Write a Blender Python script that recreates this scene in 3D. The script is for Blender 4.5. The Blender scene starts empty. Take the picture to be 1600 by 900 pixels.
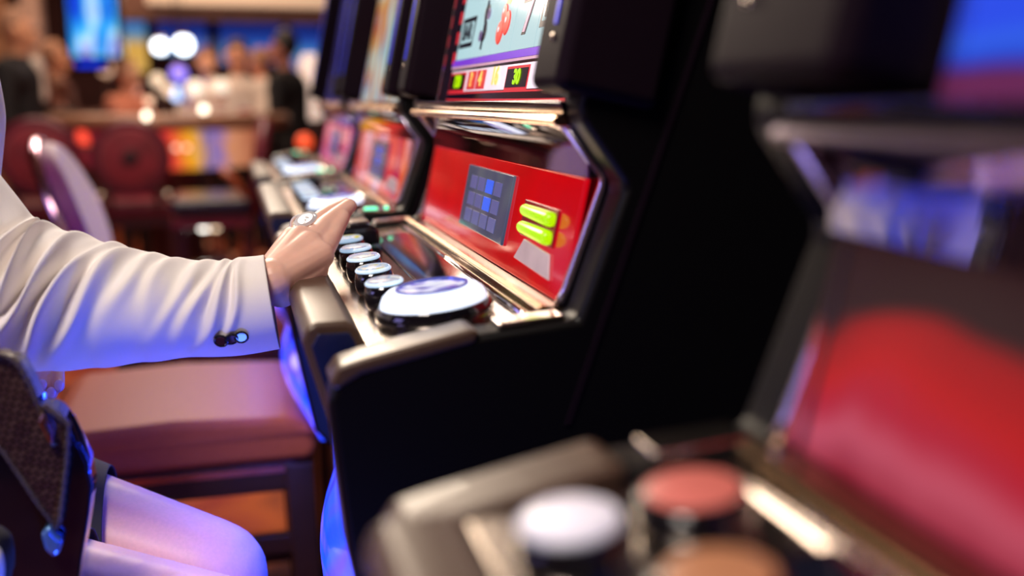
import bpy, bmesh, math, random
from mathutils import Vector, Matrix, noise
random.seed(7)
C = bpy.context.scene.collection
PI = math.pi

# ------------------------------------------------------------ camera, world, lights, exposure
FPX, VPU, VPV, CAMZ = 1556.0, 360.0, 158.0, 1.10
_a, _b = (VPU-800)/FPX, (450-VPV)/FPX
PSI = math.asin(-_a/math.sqrt(1+_a*_a+_b*_b)); TH = math.atan(_b)
s_, c_, S_, C__ = math.sin(PSI), math.cos(PSI), math.sin(TH), math.cos(TH)
FW = Vector((s_*C__, c_*C__, -S_)); RT = Vector((c_, -s_, 0)); UP = Vector((s_*S_, c_*S_, C__))
CAM = Vector((0, 0, CAMZ))
cam = bpy.data.cameras.new('camera'); camo = bpy.data.objects.new('camera', cam); C.objects.link(camo)
camo.location = CAM
camo.rotation_euler = Matrix((RT, UP, -FW)).transposed().to_euler()
cam.sensor_width = 36; cam.lens = 36*FPX/1600; cam.clip_start = .01
cam.dof.use_dof = True; cam.dof.focus_distance = .90; cam.dof.aperture_fstop = 2.1
bpy.context.scene.camera = camo

def P(u, v, y):          # point seen at (u, v) in the photograph, y metres down the row
    d = FW + (u-800)/FPX*RT + (450-v)/FPX*UP
    return CAM + d*(y/d.y)

vs = bpy.context.scene.view_settings
vs.view_transform = 'Standard'; vs.look = 'None'; vs.exposure = 0.0; vs.gamma = 1; vs.use_curve_mapping = False
w = bpy.data.worlds.new('world'); bpy.context.scene.world = w; w.use_nodes = True
w.node_tree.nodes['Background'].inputs[0].default_value = (.08, .05, .07, 1)
w.node_tree.nodes['Background'].inputs[1].default_value = .15
bpy.context.scene.cycles.max_bounces = 8

def light(name, kind, loc, energy, col, size=.3, target=None, size_y=None, spot=None):
    l = bpy.data.lights.new(name, kind); o = bpy.data.objects.new(name, l); C.objects.link(o)
    l.energy = energy; l.color = col; o.location = loc
    if kind == 'AREA':
        l.shape = 'RECTANGLE'; l.size = size; l.size_y = size_y or size
    elif kind in ('POINT', 'SPOT'): l.shadow_soft_size = size
    if kind == 'SPOT': l.spot_size = spot or 1; l.spot_blend = .5
    if target is not None:
        o.rotation_euler = (Vector(target)-Vector(loc)).to_track_quat('-Z', 'Y').to_euler()
    return o
WARM = (1, .80, .62)
light('key_warm', 'AREA', (-.55, .15, 2.3), 27, (1, .87, .78), .45, (-.05, .95, .9))
light('hall_warm', 'AREA', (-.6, 4.6, 2.9), 50, WARM, 2.2, (-.6, 4.8, 0), 2.4)
light('hall_far_warm', 'AREA', (-.6, 7.2, 2.9), 56, (1, .66, .45), 2.6, (-.6, 7.2, 0), 1.6)
light('deck_sheen_fill', 'AREA', (-.15, 3.7, 2.1), 34, (1, .84, .66), .7, (.10, 1.5, .9))  # unseen lamp added for a warm sheen on the far decks
light('violet_fill', 'AREA', (-2.6, .6, 1.5), 11, (.42, .36, 1), .9, (0, 1.0, .9))  # unseen lamp added to tint the chrome and chair back violet
light('blue_fill', 'AREA', (-.02, .50, .42), 2.3, (.07, .16, 1), .14, (-.16, .92, .90))  # unseen added lamp, carries the belly lights' blue onto the sleeve

# ------------------------------------------------------------ materials
def lin(h):
    h = h.lstrip('#'); r = [int(h[i:i+2], 16)/255 for i in (0, 2, 4)]
    return tuple(x/12.92 if x <= .04045 else ((x+.055)/1.055)**2.4 for x in r)
MATS = {}
def mat(name, col, rough=.5, metal=0, emis=None, estr=0, coat=0, var=.12, scale=40, bump=0, sheen=0, trans=0):
    if name in MATS: return MATS[name]
    if isinstance(col, str): col = lin(col)
    if isinstance(emis, str): emis = lin(emis)
    m = bpy.data.materials.new(name); m.use_nodes = True; nt = m.node_tree; n = nt.nodes; b = n['Principled BSDF']
    tc = n.new('ShaderNodeTexCoord'); no = n.new('ShaderNodeTexNoise'); no.inputs['Scale'].default_value = scale
    no.inputs['Detail'].default_value = 4
    nt.links.new(tc.outputs['Object'], no.inputs['Vector'])
    cr = n.new('ShaderNodeValToRGB')
    cr.color_ramp.elements[0].position = .3; cr.color_ramp.elements[1].position = .7
    cr.color_ramp.elements[0].color = tuple(x*(1-var) for x in col)+(1,)
    cr.color_ramp.elements[1].color = tuple(min(1, x*(1+var)) for x in col)+(1,)
    nt.links.new(no.outputs['Fac'], cr.inputs['Fac']); nt.links.new(cr.outputs['Color'], b.inputs['Base Color'])
    b.inputs['Roughness'].default_value = rough; b.inputs['Metallic'].default_value = metal
    b.inputs['Coat Weight'].default_value = coat; b.inputs['Coat Roughness'].default_value = .05
    b.inputs['Sheen Weight'].default_value = sheen
    b.inputs['Transmission Weight'].default_value = trans
    if emis is not None:
        b.inputs['Emission Color'].default_value = tuple(emis)+(1,); b.inputs['Emission Strength'].default_value = estr
    if bump:
        bp = n.new('ShaderNodeBump'); bp.inputs['Strength'].default_value = bump; bp.inputs['Distance'].default_value = .002
        nt.links.new(no.outputs['Fac'], bp.inputs['Height']); nt.links.new(bp.outputs['Normal'], b.inputs['Normal'])
    MATS[name] = m
    return m
def art(name, stops, scale=(1, 1, 1), estr=1.0, kind='noise', nscale=6, detail=2, distort=0, rough=.12, coat=.1, base=.003, offset=(0, 0, 0)):
    """backlit printed artwork and painted-in reflections: colour ramp driven by a noise, wave or gradient in object space"""
    if name in MATS: return MATS[name]
    m = bpy.data.materials.new(name); m.use_nodes = True; nt = m.node_tree; n = nt.nodes; b = n['Principled BSDF']
    tc = n.new('ShaderNodeTexCoord'); mp = n.new('ShaderNodeMapping'); mp.inputs['Scale'].default_value = scale; mp.inputs['Location'].default_value = offset
    nt.links.new(tc.outputs['Object'], mp.inputs['Vector'])
    if kind == 'noise':
        t = n.new('ShaderNodeTexNoise'); t.inputs['Scale'].default_value = nscale; t.inputs['Detail'].default_value = detail; t.inputs['Distortion'].default_value = distort
    elif kind == 'wave':
        t = n.new('ShaderNodeTexWave'); t.inputs['Scale'].default_value = nscale; t.inputs['Distortion'].default_value = distort; t.inputs['Detail'].default_value = detail
    elif kind == 'voronoi':
        t = n.new('ShaderNodeTexVoronoi'); t.inputs['Scale'].default_value = nscale
    else:
        t = n.new('ShaderNodeTexGradient')
    nt.links.new(mp.outputs['Vector'], t.inputs['Vector'])
    cr = n.new('ShaderNodeValToRGB'); e = cr.color_ramp.elements
    while len(e) < len(stops): e.new(.5)
    for k, (p, c) in enumerate(stops):
        e[k].position = p; e[k].color = (lin(c) if isinstance(c, str) else c)+(1,)
    out = t.outputs['Color'] if kind == 'voronoi' else t.outputs['Fac']
    nt.links.new(out, cr.inputs['Fac'])
    nt.links.new(cr.outputs['Color'], b.inputs['Emission Color']); b.inputs['Emission Strength'].default_value = estr
    b.inputs['Base Color'].default_value = (base, base, base, 1); b.inputs['Roughness'].default_value = rough
    b.inputs['Coat Weight'].default_value = coat; b.inputs['Coat Roughness'].default_value = .03
    b.inputs['Specular IOR Level'].default_value = .3
    MATS[name] = m
    return m

M_BLACK = mat('black_cabinet', (.003, .0025, .003), .42, bump=.05, scale=900)
M_BLACK.node_tree.nodes['Principled BSDF'].inputs['Specular IOR Level'].default_value = .22
def spec(m, v): m.node_tree.nodes['Principled BSDF'].inputs['Specular IOR Level'].default_value = v; return m
M_GLOSS = mat('black_gloss', (.006, .005, .008), .12, coat=.6)
M_BEZEL = mat('bezel_plastic', (.010, .005, .009), .5, coat=.0, bump=.04, scale=700)
spec(M_BEZEL, .03)
M_PAD = mat('padded_vinyl', (.080, .044, .027), .40, coat=.1, bump=.08, scale=500)
M_CHROME = mat('chrome', (.86, .80, .80), .07, 1, var=.03)
M_CHROME2 = mat('brushed_chrome', (.80, .70, .62), .20, 1, var=.06)
M_MIRROR = mat('smoked_mirror', (.55, .50, .52), .03, 1, var=.03)
M_TRIM = mat('satin_chrome', (.80, .72, .84), .24, 1, var=.04)
M_GOLD = mat('gold_reflection_chrome', (.72, .45, .27), .2, 1, var=.1)
M_BLUE_LED = mat('blue_led', (.02, .05, .4), .3, emis=(.01, .05, 1), estr=90)
M_BLUE_THIN = mat('blue_led_thin', (.01, .02, .3), .3, emis=(.0, .03, 1), estr=.7)
M_DARKGLASS = mat('dark_deck_glass', (.008, .009, .02), .08, coat=1)
M_SCREEN_CY = art('reel_glow', [(.35, '#a9d6e0'), (.65, '#c8e6ea')], nscale=2, estr=.98, scale=(1, 1, 1))
M_WHITE_E = mat('white_glow', (.8, .8, .8), .3, emis=(.80, .66, .84), estr=.62)
M_RED_E = mat('red_glow', (.3, .01, .01), .3, emis=(.75, .03, .05), estr=.75)
M_PURPLE_E = mat('purple_glow', (.1, .02, .3), .3, emis=(.19, .05, .62), estr=.9)
M_PINK_E = mat('pale_pink_glow', (.4, .2, .3), .3, emis=(.60, .36, .46), estr=.8)
M_DARK_E = mat('screen_black', (.012, .008, .014), .2)
M_INK = mat('symbol_ink', (.02, .015, .04), .3)
M_LIME = mat('lime_glow', (.05, .09, .0), .3, emis=(.46, .84, .0), estr=1.0)
M_YEL = mat('amber_digits', (.5, .4, .1), .3, emis=(.85, .55, .12), estr=1.0)
M_CHERRY = mat('cherry_red', (.4, .01, .01), .3, emis=(.8, .05, .03), estr=.8)
M_LEAF = mat('leaf_green', (.1, .2, .02), .3, emis=(.45, .62, .12), estr=.8)
M_RING = mat('button_ring_white', (.8, .85, .9), .25, emis=(.66, .78, 1.0), estr=1.15, coat=.3)
M_SRING = mat('button_ring_cyan', (.7, .8, .85), .2, emis=(.42, .66, .92), estr=.75, coat=.6)

# ------------------------------------------------------------ mesh helpers
class MB:
    def __init__(s): s.bm = bmesh.new()
    def _add(s, vs_, fs):
        v = [s.bm.verts.new(p) for p in vs_]
        for f in fs:
            try: s.bm.faces.new([v[i] for i in f])
            except ValueError: pass
        return s
    def box(s, a, b):
        x0, y0, z0 = a; x1, y1, z1 = b
        return s._add([(x0,y0,z0),(x1,y0,z0),(x1,y1,z0),(x0,y1,z0),(x0,y0,z1),(x1,y0,z1),(x1,y1,z1),(x0,y1,z1)],
                      [(0,3,2,1),(4,5,6,7),(0,1,5,4),(1,2,6,5),(2,3,7,6),(3,0,4,7)])
    def prism(s, prof, y0, y1):      # profile in x,z extruded along y
        n = len(prof)
        return s._add([(x, y0, z) for x, z in prof]+[(x, y1, z) for x, z in prof],
                      [tuple(range(n)), tuple(range(2*n-1, n-1, -1))]+[(i, i+n, (i+1) % n+n, (i+1) % n) for i in range(n)])
    def plate(s, pts, O, ex, ey, h0, h1):  # outline in a plane, given thickness
        nn = ex.cross(ey); n = len(pts)
        lo = [O+ex*a+ey*b+nn*h0 for a, b in pts]; hi = [O+ex*a+ey*b+nn*h1 for a, b in pts]
        return s._add(lo+hi, [tuple(range(n-1, -1, -1)), tuple(range(n, 2*n))]+[(i, (i+1) % n, (i+1) % n+n, i+n) for i in range(n)])
    def tube(s, pts, r, seg=10, closed=False):
        pts = [Vector(p) for p in pts]; n = len(pts); rings = []
        rs = r if isinstance(r, (list, tuple)) else [r]*n
        up = Vector((0, 0, 1))
        prev = None
        for i, p in enumerate(pts):
            if closed: t = pts[(i+1) % n]-pts[i-1]
            else: t = pts[min(i+1, n-1)]-pts[max(i-1, 0)]
            if t.length < 1e-9: t = Vector((0,0,1))
            t.normalize()
            if prev is None:
                a = t.cross(up)
                if a.length < .1: a = t.cross(Vector((0, 1, 0)))
            else: a = prev - t*prev.dot(t)
            a.normalize(); prev = a; b = t.cross(a)
            rings.append([s.bm.verts.new(p+(a*math.cos(2*PI*k/seg)+b*math.sin(2*PI*k/seg))*rs[i]) for k in range(seg)])
        m = n if closed else n-1
        for i in range(m):
            A, B = rings[i], rings[(i+1) % n]
            for k in range(seg): s.bm.faces.new((A[k], A[(k+1) % seg], B[(k+1) % seg], B[k]))
        if not closed:
            s.bm.faces.new(rings[0][::-1]); s.bm.faces.new(rings[-1])
        return s
    def lathe(s, prof, c, axis=Vector((0, 0, 1)), seg=32, sx=1, sy=1):   # prof: (radius, height)
        axis = Vector(axis).normalized(); a = axis.cross(Vector((0, 1, 0)))
        if a.length < .1: a = Vector((1, 0, 0))
        a.normalize(); b = axis.cross(a); c = Vector(c); rings = []
        for r, h in prof:
            if r < 1e-6: rings.append([s.bm.verts.new(c+axis*h)])
            else: rings.append([s.bm.verts.new(c+axis*h+a*math.cos(2*PI*k/seg)*r*sx+b*math.sin(2*PI*k/seg)*r*sy) for k in range(seg)])
        for A, B in zip(rings, rings[1:]):
            for k in range(seg):
                k2 = (k+1) % seg
                if len(A) == 1 and len(B) == 1: continue
                if len(A) == 1: s.bm.faces.new((A[0], B[k], B[k2]))
                elif len(B) == 1: s.bm.faces.new((A[k], A[k2], B[0]))
                else: s.bm.faces.new((A[k], A[k2], B[k2], B[k]))
        if len(rings[0]) > 1: s.bm.faces.new(rings[0][::-1])
        if len(rings[-1]) > 1: s.bm.faces.new(rings[-1])
        return s
    def ball(s, c, r, seg=16, sx=1, sy=1, axis=(0, 0, 1), n=9):
        return s.lathe([(r*math.sin(PI*i/n) if 0 < i < n else 0, -r*math.cos(PI*i/n)) for i in range(n+1)], c, axis, seg, sx, sy)
    def cap(s, p0, p1, r0, r1, seg=14):    # tapered capsule
        p0, p1 = Vector(p0), Vector(p1); d = p1-p0; L = d.length
        if L < 1e-6: return s.ball(p0, r0)
        pr = [(0, -r0)]+[(r0*math.cos(t), -r0*math.sin(t)) for t in (1.2, .8, .4)]+[(r0, 0), (r1, L)]+[(r1*math.cos(t), L+r1*math.sin(t)) for t in (.4, .8, 1.2)]+[(0, L+r1)]
        return s.lathe(pr, p0, d, seg)
    def build(s, name, m, parent=None, smooth=False, bevel=0, seg=2, angle=.6):
        bmesh.ops.recalc_face_normals(s.bm, faces=s.bm.faces)
        me = bpy.data.meshes.new(name); s.bm.to_mesh(me); s.bm.free()
        me.materials.append(m)
        o = bpy.data.objects.new(name, me); C.objects.link(o)
        if parent: o.parent = parent; 
        if smooth:
            for p in me.polygons: p.use_smooth = True
            if smooth == 'auto': me.set_sharp_from_angle(angle=angle)
        if bevel:
            b = o.modifiers.new('bevel', 'BEVEL'); b.width = bevel; b.segments = seg; b.limit_method = 'ANGLE'; b.angle_limit = .5
            for p in me.polygons: p.use_smooth = True
            wn = o.modifiers.new('wn', 'WEIGHTED_NORMAL'); wn.keep_sharp = False
        return o

def tag(o, label=None, cat=None, group=None, kind=None):
    for k, v in (('label', label), ('category', cat), ('group', group), ('kind', kind)):
        if v: o[k] = v
    return o
def empty(name, loc, label, cat, group=None, rz=0):
    o = bpy.data.objects.new(name, None); C.objects.link(o); o.location = loc; o.rotation_euler.z = rz; o.empty_display_size = .1
    return tag(o, label, cat, group)
def rebase(root):
    """parts are modelled in world coordinates; bring the direct children under the Empty's frame"""
    inv = Matrix.LocRotScale(root.location, root.rotation_euler, root.scale).inverted()
    for ch in root.children:
        ch.matrix_parent_inverse = inv
    return root
def remesh(mb, name, m, parent, voxel, smooth_it=6, extra=None):
    """fuse the overlapping closed volumes of mb into one continuous surface"""
    bmesh.ops.recalc_face_normals(mb.bm, faces=mb.bm.faces)
    me = bpy.data.meshes.new(name+'_raw'); mb.bm.to_mesh(me); mb.bm.free()
    t = bpy.data.objects.new(name+'_raw', me); C.objects.link(t)
    r = t.modifiers.new('r', 'REMESH'); r.mode = 'VOXEL'; r.voxel_size = voxel
    if smooth_it:
        sm = t.modifiers.new('s', 'SMOOTH'); sm.factor = .5; sm.iterations = smooth_it
    dg = bpy.context.evaluated_depsgraph_get()
    me2 = bpy.data.meshes.new_from_object(t.evaluated_get(dg)); me2.name = name
    bpy.data.objects.remove(t); bpy.data.meshes.remove(me)
    me2.materials.clear(); me2.materials.append(m)
    for p in me2.polygons: p.use_smooth = True
    o = bpy.data.objects.new(name, me2); C.objects.link(o)
    if parent: o.parent = parent
    return o
def text(name, body, size, O, ex, ey, off, m, parent, bold=0.0, ext=.0003, sx=1.0, shear=0):
    cu = bpy.data.curves.new(name, 'FONT'); cu.body = body; cu.size = size; cu.align_x = 'CENTER'; cu.align_y = 'CENTER'
    cu.extrude = ext; cu.offset = bold; cu.materials.append(m); cu.shear = shear; cu.resolution_u = 3
    nn = ex.cross(ey)
    t = bpy.data.objects.new(name+'_t', cu); C.objects.link(t)
    t.matrix_world = Matrix.Translation(O+nn*off) @ Matrix((ex*sx, ey, nn)).transposed().to_4x4()
    bpy.context.view_layer.update()
    me = bpy.data.meshes.new_from_object(t.evaluated_get(bpy.context.evaluated_depsgraph_get())); me.transform(t.matrix_world); me.name = name
    bpy.data.objects.remove(t); me.materials.clear(); me.materials.append(m)
    o = bpy.data.objects.new(name, me); C.objects.link(o); o.parent = parent
    return o
def rect(a0, b0, a1, b1): return [(a0, b0), (a1, b0), (a1, b1), (a0, b1)]

# ------------------------------------------------------------ the room
def carpet():
    m = bpy.data.materials.new('patterned_carpet'); m.use_nodes = True; nt = m.node_tree; n = nt.nodes; b = n['Principled BSDF']
    tc = n.new('ShaderNodeTexCoord'); v = n.new('ShaderNodeTexVoronoi'); v.inputs['Scale'].default_value = 2.2
    nt.links.new(tc.outputs['Object'], v.inputs['Vector'])
    cr = n.new('ShaderNodeValToRGB'); e = cr.color_ramp.elements; e.new(.4); e.new(.6)
    for k, (p, c) in enumerate([(0, (.55, .12, .03)), (.28, (.30, .03, .02)), (.5, (.5, .10, .02)), (.75, (.06, .01, .012))]):
        e[k].position = p; e[k].color = c+(1,)
    nt.links.new(v.outputs['Distance'], cr.inputs['Fac']); nt.links.new(cr.outputs['Color'], b.inputs['Base Color'])
    b.inputs['Roughness'].default_value = .95
    no = n.new('ShaderNodeTexNoise'); no.inputs['Scale'].default_value = 300
    nt.links.new(tc.outputs['Object'], no.inputs['Vector'])
    bp = n.new('ShaderNodeBump'); bp.inputs['Strength'].default_value = .4; bp.inputs['Distance'].default_value = .004
    nt.links.new(no.outputs['Fac'], bp.inputs['Height']); nt.links.new(bp.outputs['Normal'], b.inputs['Normal'])
    return m
XL, XR, YB, YF = -4.2, 1.3, -1.6, 10.0
ZC = 3.0
def struct(o): o['kind'] = 'structure'; return o
struct(MB().box((XL, YB, -.1), (XR, YF, 0)).build('floor', carpet()))
struct(MB().box((XL, YB, ZC), (XR, YF, ZC+.1)).build('ceiling', mat('ceiling_brown', (.20, .11, .07), .8)))
M_WALL = mat('wall_maroon', (.10, .03, .025), .7, scale=3, var=.3)
struct(MB().box((XL, YF, 0), (XR, YF+.1, ZC)).build('wall_back', M_WALL))
struct(MB().box((XL-.1, YB, 0), (XL, YF, ZC)).build('wall_left', M_WALL))
struct(MB().box((XR, YB, 0), (XR+.1, YF, ZC)).build('wall_right', mat('wall_dark', (.02, .012, .015), .8)))
struct(MB().box((XL, YB-.1, 0), (XR, YB, ZC)).build('wall_front', M_WALL))

# ------------------------------------------------------------ slot machines
HW, WT = .29, .035            # half width of the recess, side wall thickness
LEAN = .205
def slot_machine(yc, label, screen_art, panel_art_or_refl, variant):
    root = empty('slot_machine', (.35, yc, 0), label, 'slot machine', 'slot machines in the row')
    def yy(v): return yc+v
    # body behind the openings
    body = MB().prism([(.16, 0), (.16, .60), (.12, .62), (.11, .80), (.235, .90), (.30, 1.09), (.44, 1.75), (.80, 1.75), (.80, 0)], yy(-HW), yy(HW))
    body.build('cabinet', M_BLACK, root, bevel=.003)
    prof = [(.15, 0), (.15, .60), (.085, .68), (.062, .80), (.052, .905), (.058, .918), (.075, .926), (.148, .943), (.226, .950),
            (.232, .965), (.259, 1.040), (.257, 1.046), (.226, 1.088), (.226, 1.098), (.375, 1.75), (.82, 1.75), (.82, 0)]
    for sgn in (-1, 1):
        y0, y1 = (yy(-HW-WT), yy(-HW)) if sgn < 0 else (yy(HW), yy(HW+WT))
        wl = MB().prism(prof, y0, y1).build('side_wall', M_BLACK, root, bevel=.006, seg=3)
        # padded top of the flank, and the seam strip of the outer face
        MB().prism([(.053, .918), (.060, .9285), (.075, .9325), (.150, .9485), (.156, .946), (.152, .938), (.075, .922), (.058, .912)], y0-.001, y1+.001).build('flank_pad', M_PAD, wl, bevel=.004, seg=3)
        MB().prism([(.170, .9455), (.218, .949), (.218, .953), (.170, .9495)], y0+.006, y1-.006).build('flank_trim', M_CHROME2, wl, bevel=.0015)
        yo = y0 if sgn < 0 else y1
        MB().prism([(.216, .875), (.221, .875), (.332, 1.20), (.40, 1.46), (.395, 1.46), (.327, 1.20)], yo-.0012, yo+.0012).build('seam_trim', M_BEZEL, wl)
        # chrome chevron trim
        yt = yy(sgn*(HW-.004))
        MB().tube([(.224, yt, .952), (.2305, yt, .965), (.257, yt, 1.039), (.2575, yt, 1.046), (.2255, yt, 1.086)], .0042, 10).build('chrome_trim', M_TRIM, wl, smooth=True)
        # mirror cheek
        MB().prism([(.205, .935), (.252, .935), (.275, 1.045), (.25, 1.086), (.226, 1.086), (.257, 1.043), (.228, .955)], yy(sgn*HW)-sgn*.0015-.0005, yy(sgn*HW)-sgn*.0015+.0005).build('mirror_cheek', M_MIRROR, wl)
    # arm rest
    pad = MB().prism([(.078, .795), (.040, .932), (.043, .941), (.051, .945), (.072, .945), (.080, .941), (.083, .934), (.100, .795)], yy(-.262), yy(.272)).build('arm_rest', M_PAD, root, bevel=.0045, seg=3)
    MB().prism([(.082, .800), (.047, .928), (.052, .937), (.074, .937), (.078, .930), (.096, .800)], yy(-.2636), yy(-.2618)).build('end_cap', mat('arm_rest_end', (.01, .015, .06), .25, coat=.5), pad, bevel=.002)
    # button deck, glass, rail
    def deckz(x): return .932+(x-.083)*.11
    deck = MB().prism([(.080, .90), (.0835, deckz(.0835)), (.206, deckz(.206)), (.206, .90)], yy(-.286), yy(.286)).build('button_deck', M_CHROME2, root, bevel=.0015)
    MB().prism([(.150, deckz(.150)+.0005), (.152, deckz(.152)+.003), (.196, deckz(.196)+.003), (.198, deckz(.198)+.0005)], yy(-.13), yy(.20)).build('deck_glass', M_DARKGLASS, deck, bevel=.001)
    MB().prism([(.137, deckz(.137)+.0005), (.137, deckz(.137)+.002), (.150, deckz(.150)+.002), (.150, deckz(.15)+.0005)], yy(-.13), yy(.20)).build('deck_strip', M_GLOSS, deck)
    MB().tube([(.199, yy(-.28), deckz(.199)+.002), (.199, yy(.275), deckz(.199)+.002)], .0026, 8).build('deck_rail', M_CHROME, deck, smooth=True)
    MB().prism([(.205, .940), (.207, .952), (.214, .9535), (.227, .9525), (.227, .940)], yy(-HW), yy(HW)).build('ledge', mat('bronze_ledge', (.16, .10, .055), .25, .9), root, bevel=.0015)
    MB().prism([(.2075, .9530), (.2110, .9545), (.2140, .9542), (.2140, .9530)], yy(-HW), yy(HW)).build('ledge_trim', M_GOLD, root)
    # glass panel with its artwork and painted-in reflections
    O = Vector((.2265, yc, .953)); ex = Vector((0, -1, 0)); ey = Vector((.2, 0, .9798)).normalized(); nn = ex.cross(ey)
    if variant == 0: pa = panel_art_or_refl
    panel = MB().plate(rect(-.282, 0, .282, .094), O, ex, ey, -.004, 0).build('front_panel', panel_art_or_refl, root, bevel=.001)
    MB().plate(rect(-.2735, .001, -.270, .093), O, ex, ey, .0, .0008).build('panel_seam', M_DARK_E, panel)
    lcd = MB().plate(rect(-.062, .020, .112, .083) if False else rect(-.067, .019, .108, .083), O, ex, ey, 0, .003).build('small_display', art('lcd_'+str(variant), [(.35, '#4a5474'), (.5, '#667092'), (.62, '#77789a'), (.75, '#8f94a4')], nscale=14, estr=.42, detail=1), panel, bevel=.002)
    for i in range(4):
        for j in range(3):
            col = M_LCDB if (i == 2 and j > 0) else M_LCDA
            a0 = -.045+i*.032; b0 = .026+j*.017
            MB().plate(rect(a0, b0, a0+.026, b0+.013), O, ex, ey, .003, .0034).build('display_key', col, lcd)
    # bill slot: two glowing rounded bars round a dark mouth
    if variant == 1:
      slot = MB().plate(rect(.152, .036, .243, .066), O, ex, ey, 0, .002).build('bill_slot', M_DARKRED, panel, bevel=.0008)
      for b0 in (.0405, .0550):
        MB().cap(O+ex*.162+ey*(b0+.0025)+nn*.003, O+ex*.236+ey*(b0+.0025)+nn*.005, .0052, .0060, 12).build('glow_bar', M_LIME, slot, smooth=True)
    if variant: MB().plate([(.150, .015), (.250, .012), (.240, .031), (.170, .034)], O, ex, ey, 0, .0022).build('ticket_mouth', mat('white_tray', (.42, .36, .38), .3, emis=(.5, .3, .36), estr=.35), panel, bevel=.0008)
    # concave mirror hood under the chrome strip
    hp = [(.2455+.012*math.sin(t)+(-.022)*t/1.57, 1.0455+.040*(t/1.57)**.8) for t in [i*1.57/8 for i in range(9)]]
    hb = MB(); hb.prism(hp+[(.30, 1.088), (.30, 1.0455)], yy(-HW+.002), yy(HW-.002))
    hb.build('mirror_hood', M_MIRROR, root, smooth='auto', angle=.5)
    MB().prism([(.219, 1.0825), (.216, 1.0865), (.219, 1.0905), (.235, 1.0915), (.235, 1.0825)], yy(-HW-.002), yy(HW+.002)).build('chrome_strip', M_GOLD if variant else mat('dim_reflection_chrome', (.30, .24, .30), .32, 1), root, bevel=.0012, seg=3)  # strip colour carries reflected light: gold farther on, dull on the nearest machine
    MB().prism([(.225, 1.0915), (.222, 1.1000), (.255, 1.1010), (.255, 1.0915)], yy(-HW), yy(HW)).build('strip_step', M_GLOSS, root, bevel=.001)
    # screen
    O = Vector((.250, yc, 1.098)); ey = Vector((LEAN, 0, 1)).normalized(); nn = ex.cross(ey)
    sw = .225 if variant == 0 else .262
    scr = MB().plate(rect(-sw, 0, sw, .58), O, ex, ey, -.006, 0).build('screen', screen_art, root, bevel=.001)
    fr = MB()
    for r_ in (rect(-sw-.008, -.002, -sw, .585), rect(sw, -.002, sw+.008, .585), rect(-sw-.008, .58, sw+.008, .59)): fr.plate(r_, O, ex, ey, -.006, .006)
    fr.build('screen_frame', M_CHROME, root, bevel=.001)
    if variant == 1: screen_print(O, ex, ey, scr)
    # protruding bezels to either side of the screen, with their blue light lines
    for sgn in (-1, 1):
        lo, hi = (sw+.006, .334)
        bz = MB().plate(rect(min(sgn*lo, sgn*hi), .001, max(sgn*lo, sgn*hi), .60), O, ex, ey, -.03, .046).build('bezel', M_BEZEL, root, bevel=.009, seg=4)
        MB().plate(rect(sgn*.306-.0018, .045, sgn*.306+.0018, .55), O, ex, ey, .0455, .0470).build('light_line', M_BLUE_THIN, bz)
        MB().lathe([(.003, 0), (.003, .0015), (.0015, .0022)], O+ex*sgn*.306+ey*.036+nn*.0455, nn, 10).build('screw', M_CHROME2, bz, smooth='auto')
    # top box of the cabinet
    MB().prism([(.33, 1.68), (.36, 2.05), (.80, 2.05), (.80, 1.68)], yy(-HW-WT), yy(HW+WT)).build('top_box', M_BLACK, root, bevel=.01)
    # buttons
    def button(x, y, r, h, topmat, ringmat, nm='button', seg=32):
        z = deckz(x)
        c = Vector((x, yy(y), z)); ax = Vector((-.11, 0, 1)).normalized()
        b = MB().lathe([(r*.96, 0), (r*1.10, h*.12), (r*1.16, h*.35), (r*1.13, h*.62), (r*1.03, h*.82), (r*.96, h*.84)], c, ax, seg).build(nm, M_GLOSS, root, smooth='auto', angle=.9)
        MB().lathe([(r*1.0, h*.83), (r*1.05, h*.86), (r*1.05, h*.92), (r*.97, h*.97), (r*.93, h*.95)], c, ax, seg).build('button_ring', ringmat, b, smooth='auto', angle=1.0)
        MB().lathe([(r*.94, h*.86), (r*.93, h*.97), (r*.88, h*1.01), (0, h*1.05)], c, ax, seg).build('button_cap', topmat, b, smooth='auto', angle=.8)
        return b
    if variant == 1 or variant in (2, 3):
        for k, y in enumerate((-.176, -.111, -.044, .016, .084)):
            button(.1145, y, .0150, .024, M_BTOP[k % 3], M_SRING)
        # big spin button
        c = Vector((.143, yy(-.232), deckz(.143))); ax = Vector((-.11, 0, 1)).normalized()
        big = MB().lathe([(.043, 0), (.0455, .003), (.0455, .008), (.0425, .012)], c, ax, 48).build('spin_button', M_GLOSS, root, smooth='auto', angle=.8)
        MB().lathe([(.041, .010), (.0410, .014), (.0385, .019), (.034, .0225), (.028, .0235), (.0265, .0225)], c, ax, 48).build('glow_ring', M_RING, big, smooth='auto', angle=1.0)
        MB().lathe([(.0285, .0222), (.0280, .0246), (.0255, .0246), (.0250, .0225)], c, ax, 48).build('inner_ring', mat('blue_steel', (.15, .18, .5), .2, .6, emis=(.06, .08, .42), estr=.6), big, smooth='auto')
        MB().lathe([(.0262, .020), (.0258, .0228), (.015, .0238), (0, .0242)], c, ax, 48).build('cap', art('spin_cap', [(.30, '#3c36a0'), (.38, '#8f80dc'), (.45, '#f4f4ff'), (.60, '#eae6ff'), (.70, '#6a5cc8')], nscale=38, detail=0, distort=1.2, estr=1.0, offset=(.3, .1, .2)), big, smooth='auto')
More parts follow.
